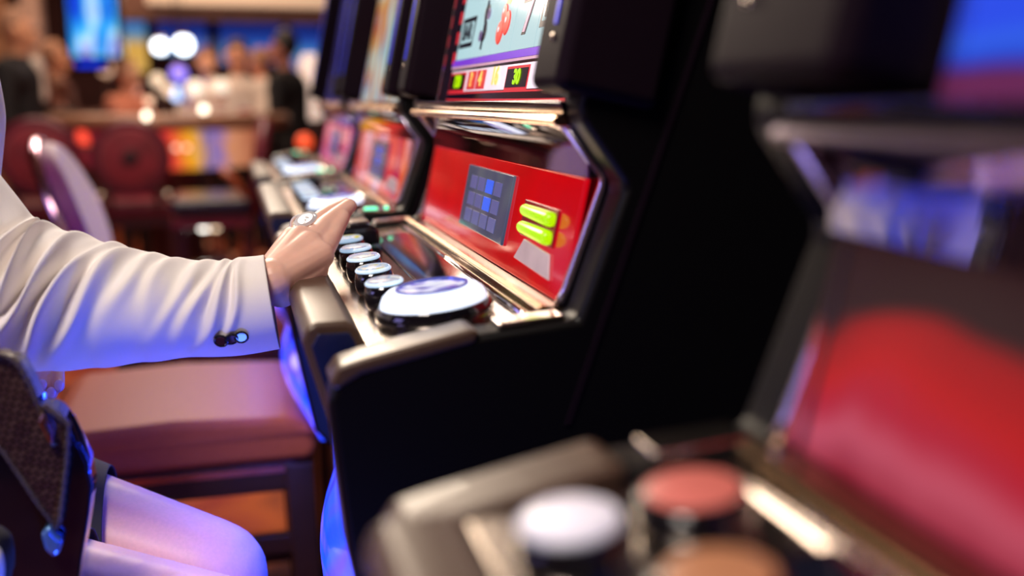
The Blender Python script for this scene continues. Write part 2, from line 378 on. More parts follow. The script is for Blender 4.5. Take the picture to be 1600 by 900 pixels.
        # ticket printer block at the far end of the deck
        pb = MB().prism([(.098, .938), (.098, .9555), (.103, .9625), (.142, .9665), (.152, .960), (.154, .944)], yy(.132), yy(.178)).build('printer_block', M_GLOSS, root, bevel=.004, seg=3)
        MB().prism([(.120, .9655), (.121, .9685), (.141, .9700), (.142, .9670)], yy(.136), yy(.174)).build('chrome_plate', M_CHROME2, pb, bevel=.0008)
        MB().prism([(.100, .9595), (.102, .9635), (.115, .9655), (.116, .9625)], yy(.136), yy(.174)).build('lit_plate', mat('cream_lit', (.8, .75, .65), .3, emis=(.55, .5, .42), estr=.5), pb, bevel=.0008)
        gl = MB().prism([(.150, .9605), (.151, .9635), (.196, .9640), (.196, .9605)], yy(.306)-.008, yy(.306)+.008).build('highlight_bar', M_CHROME2, root, bevel=.001)  # green-lit highlight of the flank, built as glowing bits on a bar
        MB().cap((.160, yy(.306), .9645), (.172, yy(.306), .9645), .003, .003).build('green_highlight', mat('green_highlight', (.1, .5, .3), .3, emis=(.15, .9, .5), estr=1.6), gl, smooth=True)
        MB().ball((.186, yy(.306), .9655), .0032).build('green_highlight', MATS['green_highlight'], gl, smooth=True)
    else:
        button(.110, .228, .0175, .022, mat('pale_button_top', (.75, .72, .76), .35, emis=(.55, .50, .58), estr=.55), mat('pale_button_ring', (.6, .6, .66), .3, emis=(.4, .4, .46), estr=.5))
        button(.163, .240, .0200, .016, mat('rose_button_top', (.6, .16, .13), .3, emis=(.38, .09, .07), estr=.25), M_GLOSS)
        button(.142, .178, .0195, .016, mat('amber_button_top', (.45, .2, .1), .3, emis=(.25, .1, .04), estr=.2), M_GLOSS)
        button(.105, .140, .0185, .020, M_BTOP[0], M_SRING)
        button(.105, .075, .0185, .020, M_BTOP[1], M_SRING)
    # belly door with its blue-lit curved glass
    bd = MB(); nu, nv = 22, 14; vs_, fs_ = [], []
    for i in range(nu+1):
        for j in range(nv+1):
            y_, z_ = -.262+.524*i/nu, .60+.19*j/nv
            hb_ = max(0, 1-((y_+.13)/.17)**2)**.5*math.sin(PI*j/nv)
            vs_.append((.106-.048*hb_, yy(y_), z_))
            if i < nu and j < nv:
                q = i*(nv+1)+j; fs_.append((q, q+1, q+nv+2, q+nv+1))
    bd._add(vs_, fs_); bd.box((.1065, yy(-.262), .60), (.118, yy(.262), .79))
    bly = bd.build('belly_glass', art('belly_art_'+str(variant), [(.38, '#0614c0'), (.52, '#1c48ff'), (.63, '#4a30e0'), (.74, '#a090ff')], nscale=9, estr=2.2, detail=2, distort=.6), root, smooth='auto', angle=.5)
    for k in range(6):
        MB().ball((.100, yy(-.266), .640+.024*k), .0028).build('stud', M_CHROME, bly, smooth=True)
    MB().box((.084, yy(-.25), .789), (.098, yy(.25), .7945)).build('light_strip', M_BLUE_LED, root)
    return rebase(root)

M_LCDA = mat('display_key_violet', (.05, .05, .2), .3, emis=(.13, .14, .34), estr=.55)
M_LCDB = mat('display_key_blue', (.02, .05, .5), .3, emis=(.03, .12, .75), estr=.9)
M_DARKRED = mat('dark_red_surround', (.12, .004, .008), .25, emis=(.25, .0, .01), estr=.5)
M_BTOP = [art('button_print_a', [(.38, '#dfe6f2'), (.5, '#cbb9c9'), (.58, '#7fb4e6'), (.66, '#f2efe6')], nscale=110, detail=1, estr=.85),
          art('button_print_b', [(.36, '#e9e3da'), (.48, '#9dc6ee'), (.56, '#f0e9f4'), (.68, '#e6d84a')], nscale=90, detail=1, estr=.85, offset=(2, 1, 0)),
          art('button_print_c', [(.36, '#d7ddf0'), (.5, '#f3e6da'), (.6, '#b99fd6'), (.68, '#dfe6ff')], nscale=100, detail=1, estr=.85, offset=(5, 3, 1))]

def screen_print(O, ex, ey, scr):
    # a runs left to right for the player (from +y to -y); b up the glass. window 1.182 .. .78 down the row
    yc = O.y; nn = ex.cross(ey)
    A = lambda y: yc-y
    h = .0004
    for k in range(5):
        y1 = 1.182-.080*k
        MB().plate(rect(A(y1)+.0008, .050, A(y1-.080)-.0008, .36), O, ex, ey, h, 2*h).build('reel_strip', M_SCREEN_CY, scr)
    bc = lambda k: A(1.142-.080*k)
    def sym(k, b, kind):
        a = bc(k)
        if kind == 'bar':
            f = MB().plate([(a-.034, b-.017), (a+.031, b-.017), (a+.034, b+.017), (a-.031, b+.017)], O, ex, ey, 2*h, 3*h).build('bar_symbol', M_INK, scr)
            MB().plate(rect(a-.028, b-.0115, a+.028, b+.0115), O, ex, ey, 3*h, 3.5*h).build('bar_plate', M_SCREEN_CY, scr)
            text('bar_lettering', 'BAR', .026, O+ex*a+ey*b, ex, ey, 4*h, M_INK, scr, bold=.0008, sx=.95)
        elif kind == 'dollar':
            text('dollar_symbol', 'S', .056, O+ex*a+ey*b, ex, ey, 3*h, M_INK, scr, bold=.0006, sx=.9)
            MB().tube([O+ex*a+ey*(b-.026)+nn*3*h, O+ex*a+ey*(b+.026)+nn*3*h], .0014, 8).build('dollar_stroke', M_INK, scr)
            for q in (-1, 1):
                MB().lathe([(.0058, 0), (.0062, .0008), (.0038, .0008), (.0036, 0)], O+ex*(a+q*.011)+ey*(b+q*.011)+nn*3*h, nn, 16).build('dollar_curl', mat('grey_violet_ink', (.15, .1, .25), .3, emis=(.12, .08, .2), estr=.6), scr)
        elif kind == 'cherry':
            for (da, db, rr) in ((-.012, -.012, .0125), (.010, -.004, .0125), (-.004, .006, .010)):
                MB().lathe([(rr, 0), (rr*.9, .0009), (0, .0012)], O+ex*(a+da)+ey*(b+db)+nn*2*h, nn, 20).build('cherry_symbol', M_CHERRY, scr, smooth='auto')
                MB().lathe([(rr*.22, 0), (0, .0004)], O+ex*(a+da-.004)+ey*(b+db+.003)+nn*(2*h+.0011), nn, 10).build('cherry_shine', M_WHITE_E, scr)
            MB().plate([(a-.004, b+.016), (a+.010, b+.014), (a+.022, b+.026), (a+.012, b+.032), (a+.0, b+.026)], O, ex, ey, 2*h, 3*h).build('cherry_leaf', M_LEAF, scr)
        else:
            MB().plate([(a-.019, b+.020), (a+.019, b+.020), (a+.019, b+.011), (a+.004, b-.020), (a-.009, b-.020), (a+.007, b+.010), (a-.019, b+.010)], O, ex, ey, 2*h, 3*h).build('seven_symbol', M_INK, scr)
            MB().plate([(a-.016, b+.0175), (a+.016, b+.0175), (a+.016, b+.011), (a+.002, b-.0175), (a-.005, b-.0175), (a+.010, b+.0125), (a-.016, b+.0125)], O, ex, ey, 3*h, 4*h).build('seven_face', M_PINK_E, scr)
    rows = [['bar', 'dollar', 'cherry', 'seven', 'bar'], ['cherry', 'bar', 'seven', 'dollar', 'cherry'], ['seven', 'cherry', 'bar', 'dollar', 'seven'], ['dollar', 'bar', 'cherry', 'seven', 'bar']]
    for j, r_ in enumerate(rows):
        for k, kd in enumerate(r_): sym(k, .083+.068*j+(.0 if k != 0 else -.003), kd)
    aL, aR = A(1.184), A(.778)
    MB().plate(rect(aL-.012, .0425, aR+.03, .0495), O, ex, ey, h, 2*h).build('purple_bar', M_PURPLE_E, scr)
    MB().plate(rect(aL-.012, .0395, aR+.03, .0420), O, ex, ey, h, 2*h).build('pale_line', M_PINK_E, scr)
    MB().plate(rect(aL-.002, .0130, aR+.010, .0365), O, ex, ey, h, 2*h).build('info_bar', M_WHITE_E, scr)
    for a0, a1 in ((A(1.185), A(1.112)), (A(.932), A(.862))):
        MB().plate(rect(a0-.003, .0120, a1+.003, .0345), O, ex, ey, 2*h, 3*h).build('counter_border', M_RED_E, scr)
        MB().plate(rect(a0, .0145, a1, .0320), O, ex, ey, 3*h, 4*h).build('counter_box', M_DARK_E, scr)
    text('counter_digits', '120', .019, O+ex*A(1.146)+ey*.0235, ex, ey, 5*h, M_LIME, scr, bold=.0007, sx=1.2)
    text('counter_digits', '30', .019, O+ex*A(.895)+ey*.0235, ex, ey, 5*h, M_LIME, scr, bold=.0007, sx=1.2)
    for y, t in ((1.078, '?'), (1.036, '4')):
        MB().plate(rect(A(y)-.019, .0145, A(y)+.019, .0345), O, ex, ey, 2*h, 3*h).build('help_box', M_RED_E, scr)
        text('help_mark', t, .021, O+ex*A(y)+ey*.0245, ex, ey, 5*h, M_YEL, scr, bold=.0007, sx=1.2)
    text('line_count', '16', .024, O+ex*A(.975)+ey*.026, ex, ey, 5*h, M_YEL, scr, bold=.0009, sx=1.1)
    MB().plate(rect(aL-.010, .0105, aR+.03, .0120), O, ex, ey, h, 2*h).build('red_line', M_RED_E, scr)
    MB().plate(rect(aL-.010, .0020, aR+.03, .0042), O, ex, ey, h, 2*h).build('red_line', M_RED_E, scr)
    for k in range(12):   # red pay-line tabs down the left edge of the glass
        MB().plate(rect(aL-.016, .046+.024*k, aL-.006, .046+.024*k+.014), O, ex, ey, h, 2*h).build('payline_tab', M_RED_E, scr)

SCR1 = art('screen_backing', [(.3, '#0f0a1c'), (.7, '#1c1024')], nscale=3, estr=.8)
SCR2 = art('screen_reels_blurred', [(.30, '#8fd0e0'), (.44, '#bfe0de'), (.52, '#e0a04a'), (.58, '#c8604a'), (.66, '#7cc0dc'), (.76, '#f0e2c8')], scale=(1, 1.6, 1), nscale=7, detail=1, estr=.85)
SCR3 = art('screen_indigo', [(.3, '#20205a'), (.6, '#5050b0')], nscale=4, estr=.5)
def grad_art(name, stops, z0, z1, estr=1.0, axis='Z', nz=18, na=.12):
    """artwork and painted-in reflections whose colours run up the glass between two heights"""
    m = bpy.data.materials.new(name); m.use_nodes = True; nt = m.node_tree; n = nt.nodes; b = n['Principled BSDF']
    tc = n.new('ShaderNodeTexCoord'); sp = n.new('ShaderNodeSeparateXYZ'); mr = n.new('ShaderNodeMapRange')
    nt.links.new(tc.outputs['Object'], sp.inputs[0]); nt.links.new(sp.outputs[axis], mr.inputs[0])
    mr.inputs[1].default_value = z0; mr.inputs[2].default_value = z1
    no = n.new('ShaderNodeTexNoise'); no.inputs['Scale'].default_value = nz; no.inputs['Distortion'].default_value = .8; ad = n.new('ShaderNodeMath'); ad.operation = 'MULTIPLY_ADD'
    nt.links.new(tc.outputs['Object'], no.inputs['Vector']); ad.inputs[1].default_value = na; nt.links.new(no.outputs['Fac'], ad.inputs[0]); nt.links.new(mr.outputs[0], ad.inputs[2])
    cr = n.new('ShaderNodeValToRGB'); e = cr.color_ramp.elements
    while len(e) < len(stops): e.new(.5)
    for k, (p, c) in enumerate(stops): e[k].position = p; e[k].color = lin(c)+(1,)
    nt.links.new(ad.outputs[0], cr.inputs['Fac']); nt.links.new(cr.outputs['Color'], b.inputs['Emission Color'])
    b.inputs['Emission Strength'].default_value = estr; b.inputs['Base Color'].default_value = (.02, .02, .02, 1)
    b.inputs['Roughness'].default_value = .2; b.inputs['Specular IOR Level'].default_value = .1; b.inputs['Coat Weight'].default_value = .04
    MATS[name] = m; return m
SCR0 = grad_art('screen_magenta_blue', [(.0, '#30103a'), (.25, '#7a1c5c'), (.48, '#5a1450'), (.58, '#1038d8'), (.8, '#2a68ff'), (1, '#2050ff')], 1.098, 1.128, .8)
ART1 = art('panel_red', [(.35, '#c40008'), (.5, '#dc000c'), (.62, '#d40618'), (.74, '#e02848')], scale=(1, 1, 1), nscale=5, detail=2, distort=.5, estr=.85)
REFL2 = art('panel_orange_pink_reflections', [(.32, '#b01058'), (.44, '#d81838'), (.52, '#e86a3a'), (.60, '#d4b0d8'), (.68, '#e03a20'), (.78, '#a01830')], scale=(1, 2.2, .5), nscale=5, detail=2, estr=.85, offset=(0, .3, 0))  # orange and pink reflections painted into the red panel's glow
REFL3 = art('panel_magenta_reflections', [(.34, '#8a1060'), (.46, '#e0206a'), (.56, '#f080a8'), (.66, '#c8145a'), (.76, '#e04038')], scale=(1, 1.6, .8), nscale=6, detail=2, estr=.85)  # pink and magenta reflections painted into this panel's glow
REFL0 = grad_art('panel_red_reflections', [(.1, '#38000a'), (.32, '#98082c'), (.50, '#d05068'), (.62, '#c01434'), (.75, '#c80008'), (.93, '#a80004'), (1.0, '#2a0002')], .945, 1.055, .8, 'Z', 8, .62)  # pink reflection and shaded top painted into the red panel's glow

slot_machine(.965, 'black slot machine under the woman\'s hand, reels with BAR and cherries on its screen', SCR1, ART1, 1)
slot_machine(.965+.745, 'black slot machine directly beyond the one being played, red lit panel with orange and pink reflections', SCR2, REFL2, 2)
slot_machine(.965+1.49, 'farthest black slot machine in the row, lit panel with pink and magenta reflections', SCR3, REFL3, 3)
slot_machine(.085, 'nearest black slot machine at the right edge, blurred, red panel and white button', SCR0, REFL0, 0)

# ------------------------------------------------------------ bar stools
M_LEATHER = spec(mat('brown_leather', (.46, .115, .055), .48, coat=.0, bump=.08, scale=260), .10)
M_WOOD = mat('dark_wood', (.035, .014, .010), .3, coat=.3)
def bar_stool(cx, cy, label, back=True):
    r = empty('bar_stool', (cx, cy, 0), label, 'stool', 'bar stools in front of the slot machines')
    hw, hd, z = .205, .185, .625
    prof = [(-hw, z-.075), (-hw-.004, z-.05), (-hw+.004, z-.022), (-hw+.03, z-.004), (0, z+.004), (hw-.03, z-.004), (hw-.004, z-.022), (hw+.004, z-.05), (hw, z-.075)]
    MB().prism([(x+cx, q) for x, q in prof], cy-hd, cy+hd).build('seat', M_LEATHER, r, bevel=.022, seg=4)
    MB().tube([(cx-hw, cy-hd, z-.030), (cx+hw, cy-hd, z-.030), (cx+hw, cy+hd, z-.030), (cx-hw, cy+hd, z-.030)], .0035, 8, True).build('seat_piping', M_LEATHER, r, smooth=True)
    ap = MB()
    ap.box((cx-hw+.01, cy-hd+.01, z-.125), (cx+hw-.01, cy-hd+.035, z-.076)); ap.box((cx-hw+.01, cy+hd-.035, z-.125), (cx+hw-.01, cy+hd-.01, z-.076))
    ap.box((cx-hw+.01, cy-hd+.01, z-.125), (cx-hw+.035, cy+hd-.01, z-.076)); ap.box((cx+hw-.035, cy-hd+.01, z-.125), (cx+hw-.01, cy+hd-.01, z-.076))
    ap.build('apron', M_WOOD, r, bevel=.002)
    MB().box((cx-hw+.01, cy-hd+.006, z-.092), (cx+hw-.01, cy-hd+.010, z-.082)).build('apron_trim', mat('rose_metal', (.7, .3, .3), .25, 1), r)
    for sx in (-1, 1):
        for sy in (-1, 1):
            x, y = cx+sx*(hw-.025), cy+sy*(hd-.025)
            MB()._add([(x-.018+sx*.02, y-.018+sy*.02, 0), (x+.018+sx*.02, y-.018+sy*.02, 0), (x+.018+sx*.02, y+.018+sy*.02, 0), (x-.018+sx*.02, y+.018+sy*.02, 0),
                       (x-.022, y-.022, z-.08), (x+.022, y-.022, z-.08), (x+.022, y+.022, z-.08), (x-.022, y+.022, z-.08)],
                      [(0,3,2,1),(4,5,6,7),(0,1,5,4),(1,2,6,5),(2,3,7,6),(3,0,4,7)]).build('leg', M_WOOD, r, bevel=.003)
    for q, zz in ((-1, .22), (1, .22), (-1, .40)):
        MB().box((cx-hw+.02, cy+q*(hd-.012)-.009, zz), (cx+hw-.02, cy+q*(hd-.012)+.009, zz+.03)).build('stretcher', M_WOOD, r, bevel=.002)
    for q in (-1, 1):
        MB().box((cx+q*(hw-.012)-.009, cy-hd+.02, .30), (cx+q*(hw-.012)+.009, cy+hd-.02, .33)).build('stretcher', M_WOOD, r, bevel=.002)
    if back:
        # round padded back seen edge-on, on a chrome hoop
        bx = cx-hw-.03
        pts = []
        for i in range(25):
            t = PI*i/24; q_ = math.sin(t)**.55; pts.append((bx+.02-.14*q_, cy+.19*math.cos(t), z+.01+.375*q_))
        MB().tube(pts, .013, 10).build('back_frame', mat('rosy_chrome', (.8, .45, .6), .15, 1), r, smooth=True)
        b = MB(); n = 20
        vsA, vsB = [], []
        for i in range(n):
            t = 2*PI*i/n; vsA.append((bx-.075-.05*math.sin(t)+.02*math.cos(t)**2, cy+.165*math.cos(t), z+.22+.165*math.sin(t)))
            vsB.append((bx-.03-.05*math.sin(t)+.02*math.cos(t)**2, cy+.165*math.cos(t), z+.22+.165*math.sin(t)))
        b._add(vsA+vsB, [tuple(range(n)), tuple(range(2*n-1, n-1, -1))]+[(i, i+n, (i+1) % n+n, (i+1) % n) for i in range(n)])
        b.build('backrest', mat('plum_velvet', (.22, .03, .16), .6, sheen=.5), r, bevel=.012, seg=3)
    return rebase(r)
bar_stool(-.105, 1.69, 'brown leather bar stool seat beyond the woman\'s sleeve, blue light on its right end')
bar_stool(-.065, 2.44, 'farther bar stool with curved purple back and chrome hoop, above the sleeve')
bar_stool(-.33, 1.02, 'bar stool the woman sits on, hidden under her thighs', back=False)

# ------------------------------------------------------------ the woman
SKIN = mat('skin', (.80, .47, .36), .42, scale=60, var=.05, bump=.03)
TIGHTS = mat('sheer_tights_skin', (.84, .46, .34), .45, scale=300, var=.04)
for m_ in (SKIN, TIGHTS):
    b_ = m_.node_tree.nodes['Principled BSDF']; b_.inputs['Subsurface Weight'].default_value = .12
    b_.inputs['Subsurface Radius'].default_value = (.01, .004, .002); b_.inputs['Subsurface Scale'].default_value = .5
CLOTH = mat('cream_crepe', (.88, .82, .77), .75, scale=1500, var=.02, bump=.06, sheen=.15)
SKIRT = mat('black_wool', (.012, .011, .013), .8, scale=900, bump=.1)
woman = empty('person', (-.33, 1.02, 0), 'seated woman in cream blazer and black skirt, hand resting on the slot machine', 'person')
hip = Vector((-.37, 1.03, .735))
# body: legs, torso, neck, head, left arm
b = MB()
kneeR, kneeL = Vector((-.01, .79, .648)), Vector((-.042, .945, .645))
hR, hL = Vector((-.37, .91, .708)), Vector((-.37, 1.08, .730))
b.cap(hR, kneeR, .088, .057).cap(hL, kneeL, .088, .056)
for kn, y_, fx in ((kneeR, .83, 0), (kneeL, .98, .0)):
    an = Vector((-.06, y_, .30)); b.cap(kn, kn.lerp(an, .35)+Vector((-.02, 0, 0)), .055, .052).cap(kn.lerp(an, .35)+Vector((-.02, 0, 0)), an, .052, .033)
    b.cap(an+Vector((-.015, 0, -.03)), an+Vector((.12, 0, -.058)), .030, .024)
b.cap(hip+Vector((0, -.06, .02)), hip+Vector((0, .06, .02)), .125, .125).cap(hip+Vector((0, 0, .04)), (-.36, 1.05, .95), .125, .105)
b.cap((-.36, .99, .95), (-.36, 1.11, .95), .10, .10).cap((-.36, 1.05, .95), (-.34, 1.06, 1.10), .11, .12)
shR, shL = Vector((-.305, .955, 1.175)), Vector((-.34, 1.25, 1.17))
b.cap((-.33, .99, 1.13), (-.345, 1.15, 1.13), .09, .09).cap(shR, shL, .055, .055)
b.cap((-.335, 1.07, 1.17), (-.315, 1.07, 1.30), .052, .047)
b.ball((-.305, 1.07, 1.395), .088, 20, 1.0, .86, (0, 0, 1)).ball((-.268, 1.07, 1.35), .058, 16).cap((-.235, 1.07, 1.385), (-.212, 1.07, 1.352), .010, .013)
b.cap((-.235, 1.055, 1.328), (-.235, 1.085, 1.328), .013, .013)
for q in (-1, 1): b.ball((-.310, 1.07+q*.078, 1.375), .020, 10, .5, .4)
elR = P(50, 452, .905); elL = Vector((-.315, 1.22, .915))
b.cap(shR, P(-110, 320, .922), .045, .038).cap(P(-110, 320, .922), elR, .038, .034).cap(elR, P(235, 482, .893), .034, .026).cap(P(235, 482, .895), P(400, 458, .892), .026, .019)
wrL = P(48, 505, 1.02)
b.cap(shL, elL, .045, .036).cap(elL, wrL, .036, .024)
# right hand, remeshed finely
def chain(mb, pts, rs):
    pts = [P(*p) for p in pts]
    for i in range(len(pts)-1): mb.cap(pts[i], pts[i+1], rs[i], rs[i+1], 16)
h = MB()
W = (424, 440, .886)
h.cap(P(330, 476, .896), P(*W), .021, .0205, 18)
MCP = [(499, 399, .915), (484, 383, .926), (469, 374, .940), (458, 374, .957)]
for m_, r_ in zip(MCP, (.0150, .0150, .0145, .0135)): h.cap(P(*W), P(*m_), .0185, r_*.93, 16)
for i in range(3): h.cap(P(*MCP[i]), P(*MCP[i+1]), .0125, .0125, 14)
h.cap(P(440, 455, .887), P(489, 420, .912), .0150, .0145, 14)
h.cap(P(434, 432, .895), P(455, 402, .935), .0155, .0140, 14)
chain(h, [MCP[0], (514, 375, .942), (526, 354, .960), (536, 339, .972)], (.0118, .0102, .0090, .0072))
chain(h, [MCP[1], (508, 355, .958), (529, 337, .978), (546, 322, .992)], (.0118, .0108, .0096, .0076))
chain(h, [MCP[2], (489, 352, .976), (515, 334, 1.000), (541, 320, 1.016)], (.0110, .0098, .0088, .0072))
chain(h, [MCP[3], (478, 359, .992), (500, 345, 1.014), (520, 333, 1.028)], (.0108, .0098, .0086, .0070))
chain(h, [(436, 430, .905), (458, 425, .940), (478, 412, .968), (495, 398, .985)], (.0150, .0125, .0110, .0085))
# left hand, fingers hanging over the handbag
g = MB()
g.cap(elL, wrL, .034, .0235)
LM = [(46, 548, .985), (58, 548, .990), (70, 548, .995), (80, 548, 1.000)]
for m_ in LM: g.cap(wrL, P(*m_), .014, .0100)
for m_, (u_, v_), L in zip(LM, ((52, 590), (67, 603), (80, 616), (91, 604)), (0, 1, 2, 3)):
    u0, v0, y0 = m_
    chain(g, [m_, ((u0+u_)/2+3, (v0+v_)/2, y0-.006), (u_, v_, .968)], (.0080, .0070, .0058))
chain(g, [(50, 525, 1.01), (62, 540, 1.04), (66, 560, 1.05)], (.012, .010, .008))
def fuse(parts, name, m, parent):
    objs = [remesh(mb, name, m, None, vox, sm) for mb, vox, sm in parts]
    bmx = bmesh.new()
    for o in objs: bmx.from_mesh(o.data)
    me = bpy.data.meshes.new(name); bmx.to_mesh(me); bmx.free(); me.materials.append(m)
    for p in me.polygons: p.use_smooth = True
    for o in objs: bpy.data.objects.remove(o)
    o = bpy.data.objects.new(name, me); C.objects.link(o); o.parent = parent
    return o
bodyo = fuse([(b, .0055, 5), (h, .0013, 9), (g, .0015, 3)], 'body', SKIN, woman)
# sleeve as a wrinkled loft
def sleeve(path, radii, flat, name, folds, n=190, seg=150, amp=.0085):
    pts = [Vector(p) for p in path]
    def cr(t):
        m = len(pts)-1; x = t*m; i = min(int(x), m-1); f = x-i
        p0, p1, p2, p3 = pts[max(i-1, 0)], pts[i], pts[i+1], pts[min(i+2, m)]
        pos = .5*((2*p1)+(p2-p0)*f+(2*p0-5*p1+4*p2-p3)*f*f+(3*p1-p0-3*p2+p3)*f**3)
        r0, r1 = radii[i], radii[i+1]; ff = f*f*(3-2*f)
        return pos, r0+(r1-r0)*ff
    bm = bmesh.new(); rings = []
    view = Vector((0, 1, 0)); prev = None
    for i in range(n+1):
        t = i/n; pos, r = cr(t); p2, _ = cr(min(1, t+.01)); p1, _ = cr(max(0, t-.01))
        T = (p2-p1).normalized(); a = T.cross(view).normalized(); bb = a.cross(T).normalized()   # a: across in the picture, bb: depth
        ring = []
        for k in range(seg):
            th = 2*PI*k/seg; ca, sa = math.cos(th), math.sin(th)
            d = 0
            for (t0, slope, wd, am, c0, cw) in folds:
                ang = math.atan2(-ca, -sa)      # 0 towards the camera, + up
                x = t-(t0+slope*ang+.008*math.sin(ang*3+t0*40))
                mask = math.exp(-((ang-c0)/cw)**2)
                d += am*mask*(math.exp(-(x/wd)**2)-.6*math.exp(-((x-wd*1.7)/(wd*1.0))**2))
            d += .0010*noise.noise(pos*22+Vector((ca, sa, 0))*1.2)
            ring.append(bm.verts.new(pos+a*ca*(r+d*amp)+bb*sa*(r*flat+d*amp)))
        rings.append(ring)
    for A, B in zip(rings, rings[1:]):
        for k in range(seg): bm.faces.new((A[k], A[(k+1) % seg], B[(k+1) % seg], B[k]))
    # turned-in hem at the cuff
    A = rings[0]; pos, r = cr(0); T = (cr(.01)[0]-pos).normalized()
    last = A
    for (dt, sc) in ((-.0008, .985), (.001, .955), (.05, .90)):
        B = [bm.verts.new(pos+T*dt+(v.co-pos)*sc) for v in A]
        for k in range(seg): bm.faces.new((last[(k+1) % seg], last[k], B[k], B[(k+1) % seg]))
        last = B
    bmesh.ops.recalc_face_normals(bm, faces=bm.faces)
    me = bpy.data.meshes.new(name); bm.to_mesh(me); bm.free(); me.materials.append(CLOTH)
    for p in me.polygons: p.use_smooth = True
    o = bpy.data.objects.new(name, me); C.objects.link(o); return o
px = lambda r, y: r/FPX*y
path = [P(424, 472, .889), P(365, 481, .890), P(300, 482, .890), P(235, 481, .893), P(165, 477, .896), P(100, 471, .90), P(32, 460, .905), P(-34, 420, .912), P(-108, 330, .92), P(-190, 242, .935), P(-250, 135, .955)]
radii = [px(75, .88), px(75, .88), px(74, .89), px(82, .89), px(93, .9), px(103, .9), px(110, .9), px(106, .91), px(102, .92), px(100, .93), px(104, .95)]
# folds: position along (0 cuff - 1 shoulder), slope with angle, width, amplitude, centre angle, angular spread
folds = [(.105, -.036, .012, .55, .5, .8), (.150, -.045, .013, .8, .6, .9), (.195, -.050, .014, .7, .7, .8), (.245, -.055, .016, .55, .8, .7),
         (.30, -.04, .018, .5, 1.0, .6), (.37, -.05, .02, .6, .9, .7), (.44, -.065, .018, 1.3, .5, .9), (.50, -.07, .016, 1.8, .4, .9), (.555, -.06, .014, 2.2, .5, .8), (.60, -.03, .014, 2.0, .7, .8), (.655, .02, .018, 1.6, .4, .9), (.72, .05, .025, 1.0, .0, 1.0)]
woman_sleeve = sleeve(path, radii, .90, 'sleeve', folds)
# blazer torso
t = MB()
t.cap(hip+Vector((0, -.06, .03)), hip+Vector((0, .06, .03)), .150, .150).cap(hip+Vector((0, 0, .04)), (-.36, 1.05, .95), .150, .130)
t.cap((-.36, .98, .95), (-.36, 1.12, .95), .128, .128).cap((-.36, .99, .86), (-.36, 1.10, .86), .135, .135).cap((-.355, .98, 1.04), (-.355, 1.14, 1.04), .122, .122).cap((-.36, 1.05, .95), (-.345, 1.06, 1.10), .13, .14)
t.cap((-.34, .985, 1.12), (-.35, 1.16, 1.12), .108, .108).cap(shR+Vector((0, .01, 0)), shL, .072, .072).cap(shR, P(-200, 200, .935), .074, .066)
t.cap((-.42, .90, .80), P(-32, 880, .72), .070, .020).cap(P(-32, 880, .72), P(-30, 960, .71), .020, .014)
t.cap(shL, elL, .064, .058).cap(elL, P(-10, 470, 1.06), .054, .038)
blz = remesh(t, 'blazer', CLOTH, woman, .006, 28)
woman_sleeve.parent = blz
bt = mat('black_button', (.01, .01, .014), .12, coat=1)
for u_, v_, ph in ((346, 531, 0), (361, 528, 0), (377, 525, 0)):
    c = P(u_, v_, .8475); nrm = (CAM-c).normalized()+Vector((0, -.3, -.45)); nrm.normalize()
    # seat the button on the cloth
    hit, loc, no_, _i = woman_sleeve.ray_cast(CAM, (c-CAM).normalized())
    if hit: c = loc; nrm = no_ if no_.dot(CAM-loc) > 0 else -no_
    MB().lathe([(.0045, -.001), (.0060, .0008), (.0062, .0022), (.0052, .0030), (.0043, .0021), (0, .0019)], c, nrm, 24).build('cuff_button', bt, blz, smooth='auto', angle=.7)
# skirt
k = MB()
def frust(mb, p0, p1, r0, r1, seg=40, sx=1, sy=1): mb.lathe([(r0, 0), (r1, (Vector(p1)-Vector(p0)).length)], p0, Vector(p1)-Vector(p0), seg, sx, sy)
for hh, kk in ((hR, kneeR), (hL, kneeL)):
    e = hh.lerp(kk, .80 if kk is kneeR else .80)
    f_ = .80
    frust(k, hh, e, .099, (.088*(1-f_)+.056*f_)+.007)
k.cap(hR, hL, .10, .10).cap(hip, hip+Vector((0, 0, .05)), .135, .13)
mid = Vector((-.24, 1.0, .68)); k.box((-.36, .94, .635), (-.145, 1.03, .72))
sk = remesh(k, 'skirt', SKIRT, woman, .004, 3)
bmx = bmesh.new(); bmx.from_mesh(sk.data)      # straight hem
bmesh.ops.bisect_plane(bmx, geom=bmx.verts[:]+bmx.edges[:]+bmx.faces[:], plane_co=(-.133, 0, 0), plane_no=(1, 0, 0), clear_outer=True)
bmx.to_mesh(sk.data); bmx.free()
so = sk.modifiers.new('cloth', 'SOLIDIFY'); so.thickness = .0015; so.offset = 1
# hair, eyes, lips
hb = MB().ball((-.335, 1.07, 1.42), .105, 24, 1.0, .92).cap((-.40, 1.02, 1.40), (-.41, 1.00, 1.22), .055, .035).cap((-.40, 1.12, 1.40), (-.41, 1.13, 1.22), .055, .035).cap((-.38, 1.07, 1.36), (-.42, 1.07, 1.20), .07, .05)
remesh(hb, 'hair', mat('brown_hair', (.06, .025, .012), .4, bump=.4, scale=200), woman, .006, 3)
for q in (-1, 1):
    MB().ball((-.228, 1.07+q*.031, 1.385), .011, 14).build('eye', mat('eye_white', (.8, .78, .75), .1), woman, smooth=True)
    MB().ball((-.2195, 1.07+q*.031, 1.385), .0055, 12).build('iris', mat('brown_iris', (.06, .03, .015), .1), woman, smooth=True)
MB().cap((-.221, 1.052, 1.328), (-.221, 1.088, 1.328), .005, .005).build('lips', mat('lip_rose', (.5, .08, .1), .35), woman, smooth=True)
